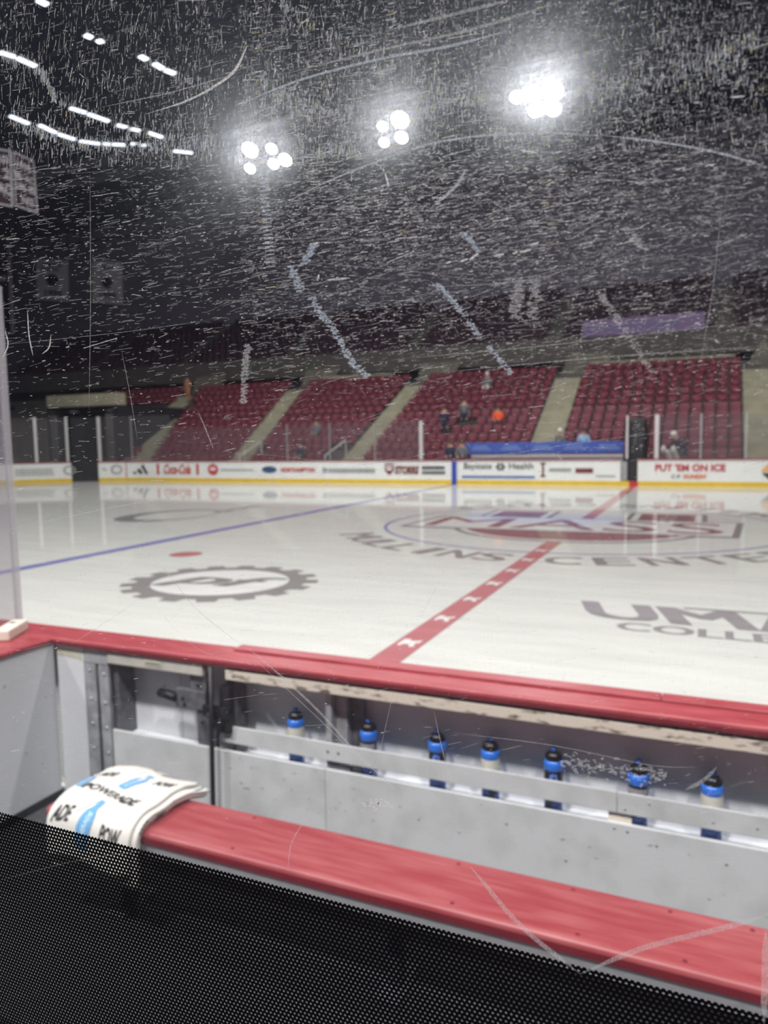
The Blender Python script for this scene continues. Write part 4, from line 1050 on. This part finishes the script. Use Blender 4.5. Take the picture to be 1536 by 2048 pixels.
# ================================================================== WATER BOTTLES
R0 = .0385
def water_bottle(x, label, kind, top_dark, k):
    # kind: 'tape', 'strip', 'logo', 'plain'
    e = empty('water_bottle', (x, 3.0, .455), label, 'bottle', 'squeeze bottles along the shelf')
    c = (x, 3.0, .455)
    bm = bmesh.new(); lathe(bm, [(0, 0), (.030, 0), (R0, .008), (R0, .085), (R0-.003, .095), (R0-.003, .105), (R0, .115), (R0, .200), (R0+.001, .204), (R0+.001, .232), (.034, .242), (.031, .245)], 28, c)
    bm_link('bottle_body', bm, M['blue'], e, smooth=True)
    bm = bmesh.new(); lathe(bm, [(R0+.001, .208), (R0+.0025, .213), (R0+.0025, .232), (R0-.001, .241), (.03, .244)], 28, c); bm_link('shoulder_ring', bm, M['blue'], e, smooth=True)
    bm = bmesh.new(); lathe(bm, [(.033, .240), (.0340, .244), (.0340, .262), (.029, .271), (.016, .278), (.0, .279)], 28, c); cap_o = bm_link('cap', bm, M['black'], e, smooth=True)
    bm = bmesh.new()
    for i in range(20):
        a = 2*PI*i/20; cyl(bm, (c[0]+.0341*math.cos(a), c[1]+.0341*math.sin(a), c[2]+.244), (c[0]+.0341*math.cos(a), c[1]+.0341*math.sin(a), c[2]+.261), .0018, 5)
    bm_link('cap_ribs', bm, M['black'], cap_o, kind='stuff')
    bm = bmesh.new(); lathe(bm, [(.010, .275), (.010, .281), (.013, .284), (.013, .291), (.008, .297), (.0, .298)], 16, c); bm_link('nozzle', bm, M['dblue'] if top_dark else M['blue'], cap_o, smooth=True)
    def wrap(name, z0, z1, m, r=R0+.0012, a0=-PI, a1=0., n=22):
        bm = bmesh.new(); pr = None
        for i in range(n+1):
            a = a0+(a1-a0)*i/n; cur = [bm.verts.new((c[0]+r*math.cos(a), c[1]+r*math.sin(a), c[2]+z)) for z in (z0, z1)]
            if pr: bm.faces.new((pr[0], cur[0], cur[1], pr[1]))
            pr = cur
        bm_link(name, bm, m, e, smooth=True)
    if kind == 'tape':
        wrap('tape_label', .142, .206, M['label'], R0+.0022, -PI*1.02, PI*.98, 40)
        wrap('print_band', .100, .112, M['black'])
    elif kind == 'strip':
        wrap('print_band', .155, .20, M['black']); wrap('silver_print', .166, .187, M['silver'], R0+.002, -PI*.85, -PI*.15)
    elif kind == 'logo':
        wrap('print_band', .145, .203, M['black'])
        bm = bmesh.new(); a = -PI/2+.15
        prev = [bm.verts.new((c[0]+(R0+.0026)*math.cos(a+.42*math.cos(2*PI*i/20)), c[1]+(R0+.0026)*math.sin(a+.42*math.cos(2*PI*i/20)), c[2]+.176+.018*math.sin(2*PI*i/20))) for i in range(20)]
        bm.faces.new(prev); bm_link('round_logo', bm, M['dblue'] if 0 else mat('logo_blue', lin(90, 130, 205), .4), e)
    if k in (3, 4): wrap('small_print_panel', .03, .075, M['black'], R0+.001, -PI*(.48 if k == 3 else .72), -PI*(.28 if k == 3 else .5), 8)
    if kind == 'strip' : wrap('print_seam', .03, .11, M['black'], R0+.001, -PI*.98, -PI*.9, 3)
BT = [(.885, 'blue squeeze bottle with white tape band, alone left of the steel post', 'tape', 1), (1.277, 'blue squeeze bottle with silver strip print, just right of the steel post', 'strip', 0),
      (1.617, 'blue squeeze bottle with round logo and dark nozzle, left of the middle taped bottle', 'logo', 1), (1.862, 'blue squeeze bottle with white tape band in the middle of the shelf', 'tape', 1),
      (2.135, 'blue squeeze bottle with round logo and bright blue nozzle, right of the middle taped bottle', 'logo', 0), (2.473, 'blue squeeze bottle standing beside the cream rail block', 'strip', 0),
      (2.745, 'blue squeeze bottle with white tape band at the right end of the shelf', 'tape', 1)]
for k, (x, lab, kd, td) in enumerate(BT): water_bottle(x, lab, kd, td, k)

# ================================================================== FOREGROUND PANE, FILM, SCRATCHES, PAINTED GLINTS
YG = .325
PXA, PXB = onY(-60, 2100, YG), onY(1600, -60, YG)
m = bpy.data.materials.new('scratched_acrylic'); m.use_nodes = True; nt = m.node_tree; N = nt.nodes; L = nt.links; N.clear()
out = N.new('ShaderNodeOutputMaterial'); tr = N.new('ShaderNodeBsdfTransparent'); tr.inputs[0].default_value = (.97, .97, .98, 1)
tc = N.new('ShaderNodeTexCoord')
def streak(rot, sx, sz, lo, hi, seed, gain):
    mp = N.new('ShaderNodeMapping'); mp.inputs['Rotation'].default_value = (0, rot, 0); mp.inputs['Scale'].default_value = (sx, 1, sz); mp.inputs['Location'].default_value = (seed, 0, seed*.7)
    # rotate first, then scale: two mapping nodes
    mp.inputs['Scale'].default_value = (1, 1, 1); mp2 = N.new('ShaderNodeMapping'); mp2.inputs['Scale'].default_value = (sx, 0, sz)
    L.new(tc.outputs['Object'], mp.inputs[0]); L.new(mp.outputs[0], mp2.inputs[0])
    nz = N.new('ShaderNodeTexNoise'); nz.inputs['Scale'].default_value = 1; nz.inputs['Detail'].default_value = 2; nz.inputs['Roughness'].default_value = .6; L.new(mp2.outputs[0], nz.inputs['Vector'])
    mr = N.new('ShaderNodeMapRange'); mr.inputs[1].default_value = lo; mr.inputs[2].default_value = hi; mr.inputs[4].default_value = gain; mr.clamp = True; L.new(nz.outputs[0], mr.inputs[0])
    return mr.outputs[0]
def addv(a, b):
    q = N.new('ShaderNodeMath'); q.operation = 'ADD'; L.new(a, q.inputs[0]); L.new(b, q.inputs[1]); q.use_clamp = True; return q.outputs[0]
h1 = streak(math.radians(8), 160, 3000, .50, .68, 0, .9)
h2 = streak(math.radians(11), 60, 2400, .54, .7, 3, .7)
v1 = streak(math.radians(-2), 2400, 140, .52, .7, 5, .8)
sp = streak(math.radians(35), 1500, 1100, .66, .78, 9, .7)
allm = addv(addv(h1, h2), addv(v1, sp))
# large patches of heavier wear
wp = N.new('ShaderNodeTexNoise'); wp.inputs['Scale'].default_value = 9; wp.inputs['Detail'].default_value = 3; L.new(tc.outputs['Object'], wp.inputs['Vector'])
wr = N.new('ShaderNodeMapRange'); wr.inputs[1].default_value = .3; wr.inputs[2].default_value = .7; wr.inputs[3].default_value = .35; L.new(wp.outputs[0], wr.inputs[0])
ml = N.new('ShaderNodeMath'); ml.operation = 'MULTIPLY'; L.new(allm, ml.inputs[0]); L.new(wr.outputs[0], ml.inputs[1])
# streaks weak on the lower pane, full strength on the upper
sx = N.new('ShaderNodeSeparateXYZ'); L.new(tc.outputs['Object'], sx.inputs[0])
hz = N.new('ShaderNodeMapRange'); hz.inputs[1].default_value = 1.98; hz.inputs[2].default_value = 2.12; hz.inputs[3].default_value = .10; hz.inputs[4].default_value = 1.; L.new(sx.outputs['Z'], hz.inputs[0])
ml2 = N.new('ShaderNodeMath'); ml2.operation = 'MULTIPLY'; L.new(ml.outputs[0], ml2.inputs[0]); L.new(hz.outputs[0], ml2.inputs[1])
# diffraction tint
hue = N.new('ShaderNodeTexNoise'); hue.inputs['Scale'].default_value = 600; L.new(tc.outputs['Object'], hue.inputs['Vector'])
cr_ = N.new('ShaderNodeValToRGB'); el = cr_.color_ramp.elements; el[0].position = .3; el[0].color = (.45, .58, 1, 1); el[1].position = .75; el[1].color = (1, .8, .45, 1)
for ps_, cc in ((.42, (.74, .82, 1, 1)), (.52, (.9, .92, 1, 1)), (.62, (.8, 1, .85, 1))):
    q = el.new(ps_); q.color = cc
L.new(hue.outputs[0], cr_.inputs[0])
rf = N.new('ShaderNodeBsdfRefraction'); rf.inputs['IOR'].default_value = 1.09; rf.inputs['Roughness'].default_value = 1.0; L.new(cr_.outputs[0], rf.inputs['Color'])
rf2 = N.new('ShaderNodeBsdfTranslucent'); rf2.inputs['Color'].default_value = (.62, .64, .98, 1)
mxr = N.new('ShaderNodeMixShader'); mxr.inputs[0].default_value = .30; L.new(rf.outputs[0], mxr.inputs[1]); L.new(rf2.outputs[0], mxr.inputs[2])
rn = N.new('ShaderNodeBsdfRefraction'); rn.inputs['IOR'].default_value = 1.035; rn.inputs['Roughness'].default_value = .9; rn.inputs['Color'].default_value = (.84, .88, 1, 1)
hb = N.new('ShaderNodeMixShader'); hb.inputs[0].default_value = .35; L.new(mxr.outputs[0], hb.inputs[1]); L.new(rn.outputs[0], hb.inputs[2])
bas = N.new('ShaderNodeMixShader'); bas.inputs[0].default_value = .045; L.new(tr.outputs[0], bas.inputs[1]); L.new(hb.outputs[0], bas.inputs[2])
fin = N.new('ShaderNodeMixShader'); L.new(ml2.outputs[0], fin.inputs[0]); L.new(bas.outputs[0], fin.inputs[1]); L.new(hb.outputs[0], fin.inputs[2])
L.new(fin.outputs[0], out.inputs[0])
M['pane'] = m
def scr_mat(name, op, col, tl=.75):
    m = bpy.data.materials.new(name); m.use_nodes = True; nt = m.node_tree; N = nt.nodes; L = nt.links; N.clear()
    out = N.new('ShaderNodeOutputMaterial'); tr = N.new('ShaderNodeBsdfTransparent')
    d = N.new('ShaderNodeBsdfDiffuse'); d.inputs[0].default_value = (*col, 1); t = N.new('ShaderNodeBsdfTranslucent'); t.inputs[0].default_value = (*col, 1)
    a = N.new('ShaderNodeMixShader'); a.inputs[0].default_value = tl; L.new(d.outputs[0], a.inputs[1]); L.new(t.outputs[0], a.inputs[2])
    tc = N.new('ShaderNodeTexCoord'); nz = N.new('ShaderNodeTexNoise'); nz.inputs['Scale'].default_value = 900; L.new(tc.outputs['Object'], nz.inputs['Vector'])
    mr = N.new('ShaderNodeMapRange'); mr.inputs[1].default_value = .35; mr.inputs[2].default_value = .65; mr.inputs[3].default_value = op*.45; mr.inputs[4].default_value = op; L.new(nz.outputs[0], mr.inputs[0])
    b = N.new('ShaderNodeMixShader'); L.new(mr.outputs[0], b.inputs[0]); L.new(tr.outputs[0], b.inputs[1]); L.new(a.outputs[0], b.inputs[2]); L.new(b.outputs[0], out.inputs[0]); return m
M['scr'] = scr_mat('scratch_glint_bright', 1.0, (1, 1, 1), .9)  # scratches and painted lamp glints share these materials
M['scr2'] = scr_mat('scratch_glint_faint', .42, (.9, .9, .92), .8)
M['scrblue'] = scr_mat('scuff_glint_bluish', .7, (.82, .9, 1), .85)
gp_ = empty('spectator_glass', (2.5, YG, 1.0), 'scratched clear acrylic pane right in front of the camera', 'rink glass')
bm = bmesh.new(); vs = [bm.verts.new(p) for p in ((1.2, YG, .9), (3.6, YG, .9), (3.6, YG, 2.9), (1.2, YG, 2.9))]; bm.faces.new(vs)
bm_link('glass_pane', bm, M['pane'], gp_)
YS = YG-.0012
def ribbon_pts(pts, w0, w1, n=24):
    P = [Vector(p) for p in pts]; out = []
    P = [P[0]*2-P[1]]+P+[P[-1]*2-P[-2]]
    tot = len(P)-3
    for i in range(n+1):
        t = i/n*tot; k = min(int(t), tot-1); f = t-k
        a, b, c, d = P[k], P[k+1], P[k+2], P[k+3]
        q = .5*((2*b)+(c-a)*f+(2*a-5*b+4*c-d)*f*f+(3*b-a-3*c+d)*f**3); out.append(q)
    return out
def ribbon(bm, pts, w0, w1=None, n=24, taper=True, gap=0.):
    w1 = w0 if w1 is None else w1
    q = ribbon_pts(pts, w0, w1, n); prev = None
    for i, p in enumerate(q):
        d = (q[min(i+1, n)]-q[max(i-1, 0)]).normalized(); nn = Vector((-d.y, d.x)); t = i/n
        wv = (w0+(w1-w0)*t)*(min(1, 4*t+.15, 4*(1-t)+.15) if taper else 1)
        if gap and random.random() < gap: prev = None; continue
        a = p+nn*wv/2; b = p-nn*wv/2
        cur = [bm.verts.new(onY(a.x, a.y, YS)), bm.verts.new(onY(b.x, b.y, YS))]
        if prev: bm.faces.new((prev[0], prev[1], cur[1], cur[0]))
        prev = cur
bright, faint, bluish = bmesh.new(), bmesh.new(), bmesh.new()
ribbon(bright, [(292, 228), (370, 203), (430, 172), (470, 140), (494, 92)], 2, 7, taper=True)
ribbon(bluish, [(560, 412), (640, 370), (740, 328), (850, 290), (960, 272), (1080, 265), (1200, 272)], 3, 5)
ribbon(bluish, [(1200, 270), (1320, 284), (1430, 304), (1536, 334)], 4, 5)
ribbon(bluish, [(470, 212), (600, 160), (760, 118), (900, 92), (1020, 60)], 4, 6); ribbon(faint, [(560, 150), (760, 100), (940, 60), (1100, 10)], 3, 8)
ribbon(faint, [(770, 62), (900, 30), (1020, 0)], 5, 8); ribbon(faint, [(200, 215), (340, 185), (480, 145)], 2, 3)
ribbon(bluish, [(868, 410), (895, 388), (915, 368), (932, 338)], 5, 8)
for a, b in (((890, 527), (903, 523)), ((920, 523), (936, 518)), ((988, 512), (1008, 508)), ((1024, 508), (1036, 503)), ((1038, 505), (1064, 499)), ((1060, 492), (1078, 484)), ((938, 520), (958, 506)), ((635, 562), (638, 548)), ((652, 560), (700, 556)), ((618, 490), (640, 485)), ((1040, 300), (1075, 306)), ((1460, 195), (1490, 192)), ((770, 345), (778, 375))): ribbon(bright, [a, ((a[0]+b[0])/2, (a[1]+b[1])/2), b], 4, 4, 6)
def reflection_smear(bm, pts, wd, n=16):  # short ribbons that paint reflections of the scratches
    q = ribbon_pts(pts, 1, 1, n)
    for i, p in enumerate(q[:-1]):
        d = q[i+1]-p
        for j in range(10):
            c = p+d*random.random()+Vector((random.uniform(-wd/2, wd/2), random.uniform(-2, 2)))
            l = random.uniform(3, wd*.7); ang = random.uniform(-.2, .35)
            ribbon(bm, [(c.x-l/2, c.y+l*ang*.5), (c.x, c.y), (c.x+l/2, c.y-l*ang*.5)], random.uniform(1.4, 3.4), None, 2, False)
reflection_smear(bluish, [(585, 532), (592, 560), (603, 582)], 15, 6); reflection_smear(bluish, [(622, 595), (640, 625), (660, 650), (685, 692), (708, 728), (738, 755)], 13, 18); reflection_smear(bluish, [(628, 487), (618, 510), (604, 532)], 14, 6)
reflection_smear(bluish, [(872, 568), (895, 590), (925, 625), (962, 678)], 13, 11); reflection_smear(bluish, [(975, 690), (1000, 720), (1025, 748)], 11, 6); reflection_smear(bluish, [(925, 465), (942, 485), (958, 505)], 12, 5)
reflection_smear(faint, [(1200, 585), (1225, 625), (1262, 680), (1308, 748)], 14, 13); reflection_smear(faint, [(1255, 455), (1270, 480), (1290, 500)], 18, 6)
reflection_smear(faint, [(495, 690), (490, 740), (488, 808)], 12, 16); reflection_smear(faint, [(1045, 560), (1032, 600), (1030, 635)], 22, 8); reflection_smear(faint, [(1070, 560), (1068, 600), (1062, 640)], 20, 8)
for i in range(24):   # column of painted glints below the left lamp cluster
    y = 350+i*8; ribbon(bluish, [(517+i*.7, y), (526+i*.7, y-1), (535+i*.7, y-2)], 2.5, None, 2, False)
for pts, w_ in (([(180, 340), (181, 600), (178, 820)], 1.2), ([(1445, 390), (1428, 560), (1402, 720)], 1.5), ([(243, 700), (262, 800), (275, 880)], 1.2), ([(620, 120), (612, 60), (634, 0)], 1.5),
                ([(0, 1062), (250, 1010), (520, 965), (880, 905)], 1.6), ([(800, 718), (1100, 690), (1536, 640)], 1.8), ([(880, 745), (1200, 715), (1536, 692)], 2.), ([(480, 905), (820, 930), (1200, 880), (1536, 840)], 1.2),
                ([(492, 1293), (560, 1350), (640, 1425), (705, 1497), (770, 1560), (802, 1590)], 4.5), ([(268, 1082), (330, 1140), (395, 1220), (500, 1303)], 2.4), ([(266, 1208), (210, 1245), (140, 1290)], 1.6),
                ([(905, 1095), (880, 1160), (840, 1235)], 2.), ([(868, 1425), (885, 1500), (908, 1590)], 2.), ([(790, 1370), (765, 1480), (745, 1560)], 1.2), ([(500, 1310), (640, 1440), (770, 1568)], 1.6),
                ([(628, 1622), (600, 1655), (582, 1690), (575, 1740)], 2.5), ([(900, 1465), (1100, 1490), (1300, 1530), (1400, 1535)], 1.6), ([(1370, 1580), (1405, 1562), (1434, 1534)], 8.),
                ([(560, 1340), (400, 1300), (300, 1200)], .9), ([(395, 820), (412, 860), (428, 900)], 2.4), ([(0, 1760), (160, 1720), (300, 1700)], 1.), ([(0, 690), (240, 665), (420, 640)], 1.),
                ([(940, 1732), (1040, 1850), (1160, 1948)], 9.), ([(1160, 1948), (1290, 1895), (1450, 1855), (1536, 1830)], 11.), ([(1532, 1860), (1530, 1950), (1528, 2048)], 14.),
                ([(560, 520), (800, 540), (1000, 560), (1200, 520)], 1.), ([(1140, 480), (1200, 445), (1290, 415)], 2.), ([(860, 575), (1060, 560), (1180, 520)], 2.), ([(980, 400), (1010, 418), (1060, 420)], 1.6)):
    ribbon(faint, pts, w_, None, 28)
for pts in ([(55, 620), (58, 670), (66, 712)], [(102, 670), (98, 695), (84, 708)], [(10, 660), (16, 690), (5, 716)]): ribbon(bright, pts, 2.4, None, 8)
for i in range(40):
    x, y = random.gauss(752, 14), random.gauss(1610, 5); l = random.uniform(3, 9); ribbon(bright, [(x, y), (x+l*.5, y-2), (x+l, y-l*random.uniform(-.4, .8))], random.uniform(1.5, 4), None, 2, False)
for i in range(150):
    x = random.uniform(1120, 1330); y = 1525+(x-1120)*.14+random.gauss(0, 9); l = random.uniform(2, 10); ribbon(faint, [(x, y), (x+l*.5, y-1), (x+l, y+random.uniform(-2, 3))], random.uniform(2, 6), None, 2, False)
# combs of painted glints, polish marks catching the lamps, along sweeping bands
warm = bmesh.new()
def comb(pts, wd, n, ln=(5, 16), ang=88):
    q = ribbon_pts(pts, 1, 1, 60)
    for i in range(n):
        t = random.random()*59; k = int(t); p = q[k].lerp(q[k+1], t-k)
        x = p.x; y = p.y+random.gauss(0, wd); l = random.uniform(*ln); a = math.radians(random.gauss(ang, 4)); dx, dy = math.cos(a)*l/2, -math.sin(a)*l/2
        u = random.random(); tgt = bluish if u < .6 else (faint if u < .82 else (warm if u < .9 else bright))
        ribbon(tgt, [(x-dx, y-dy), (x, y), (x+dx, y+dy)], random.choice((.7, .9, 1.2, 1.8)), None, 2, False)
comb([(20, 238), (150, 284), (300, 294), (480, 302), (640, 305), (780, 275)], 9, 800)
comb([(0, 108), (75, 138), (140, 218), (325, 272), (440, 288)], 7, 360); comb([(280, 112), (350, 148), (420, 180)], 6, 60)
comb([(520, 172), (640, 222), (790, 240), (900, 196), (1060, 180), (1250, 172), (1400, 130), (1536, 60)], 16, 1300)
comb([(560, 10), (640, 60), (760, 120), (900, 180)], 12, 150); comb([(1300, 60), (1420, 110), (1536, 200)], 26, 200)
for cx0 in (522, 790, 1090):   # painted glint rungs above and below each lamp cluster
    for i in range(46):
        y = -10+i*13+random.uniform(-3, 3); l = random.uniform(6, 20); x = cx0+(y-250)*.045+random.gauss(0, 4)
        tgt = random.choice((faint, warm, bluish, bright)); ribbon(tgt, [(x-l/2, y+1), (x, y), (x+l/2, y-1.5)], random.uniform(1, 2.2), None, 2, False)
# small nicks and hairlines, denser and brighter around the lamps as painted glare
def dens(x, y):
    if y < 620: d = 1.
    elif y < 800: d = 1-(y-620)/240
    elif y < 930: d = .16
    else: d = .04
    if y < 340 and x < 420: d *= .62
    elif y < 800 and x < 480: d *= .42
    d *= .42+.9*math.exp(-((x-850)/480)**2-((y-300)/220)**2)
    return d
cnt = 0
while cnt < 34000:
    x, y = random.uniform(0, 1536), random.uniform(0, 1640)
    if random.random() > dens(x, y)*1.1: continue
    cnt += 1
    t = random.random()
    if x < 440+random.gauss(0, 120) and y < 330 and t < .75: ang = math.radians(random.gauss(86, 7)); l = random.lognormvariate(2.2, .6)
    elif y < 300 and t < .5: ang = math.radians(random.gauss(88, 8)); l = random.lognormvariate(1.9, .6)
    elif t < .9: ang = math.radians(random.gauss(9, 7)); l = random.lognormvariate(1.9, .8)
    else: ang = random.uniform(0, PI); l = random.lognormvariate(1.4, .6)
    l = min(l, 70); wv = random.choice((.5, .6, .7, .8, 1., 1.3)) if l > 6 else random.uniform(.8, 1.9)
    dx, dy = math.cos(ang)*l/2, -math.sin(ang)*l/2
    ribbon(bright if random.random() < .10+.28*math.exp(-((y-280)/190)**2)*math.exp(-((x-860)/520)**2) else faint, [(x-dx, y-dy), (x+random.uniform(-.3, .3), y), (x+dx, y+dy)], wv, None, 2, False)
bm_link('bright_scratches_and_glints', bright, M['scr'], gp_, kind='stuff'); bm_link('faint_scratches_and_glints', faint, M['scr2'], gp_, kind='stuff'); M['glintwarm'] = scr_mat('glint_warm_tint', .8, (1, .86, .45), .9)
bm_link('warm_glints', warm, M['glintwarm'], gp_, kind='stuff'); bm_link('bluish_scuffs_and_glints', bluish, M['scrblue'], gp_, kind='stuff')  # warm ticks are all painted glints, bluish ones partly scuffs

# perforated black film (hexagonal cells with real holes)
FT = 1.799; pitch = .00262; RY = pitch*math.sqrt(3)/2
fx0, fx1, fz0 = 2.12, 2.80, 1.60
nr = int((FT-fz0)/RY); ncol = int((fx1-fx0)/pitch)
cx = []; 
for r in range(nr):
    for c in range(ncol):
        x = fx0+c*pitch+(pitch/2 if r % 2 else 0); z = FT-.0002-RY*(r+.0)
        cx.append((x, z))
cx = np.array(cx)
hexv = np.array([[math.cos(math.radians(90+60*i)), math.sin(math.radians(90+60*i))] for i in range(6)])*(pitch/math.sqrt(3))
hole = np.array([[math.cos(math.radians(90+60*i)), math.sin(math.radians(90+60*i))] for i in range(6)])*(pitch*.25)
K = len(cx); co = np.zeros((K, 12, 3)); co[:, :6, 0] = cx[:, None, 0]+hexv[:, 0]; co[:, :6, 2] = cx[:, None, 1]+hexv[:, 1]
co[:, 6:, 0] = cx[:, None, 0]+hole[:, 0]; co[:, 6:, 2] = cx[:, None, 1]+hole[:, 1]; co[:, :, 1] = YG-.0006
co[:, :, 2] = np.minimum(co[:, :, 2], FT)       # cut through the top row of holes
quad = np.array([[i, (i+1) % 6, 6+(i+1) % 6, 6+i] for i in range(6)])
li = (quad[None]+(np.arange(K)*12)[:, None, None]).reshape(-1)
me = bpy.data.meshes.new('perforated_film'); me.vertices.add(K*12); me.vertices.foreach_set('co', co.astype(np.float32).ravel())
me.loops.add(len(li)); me.loops.foreach_set('vertex_index', li.astype(np.int32)); nf = K*6
me.polygons.add(nf); me.polygons.foreach_set('loop_start', (np.arange(nf)*4).astype(np.int32)); me.polygons.foreach_set('loop_total', np.full(nf, 4, dtype=np.int32)); me.update(calc_edges=True)
M['film'] = mat('black_vinyl_film', lin(4, 4, 7), .7, 0, .1, 30, spec=.1)
fl = link('perforated_film', me, M['film'], label='black perforated vinyl film stuck along the bottom of the pane', cat='film', kind='stuff')
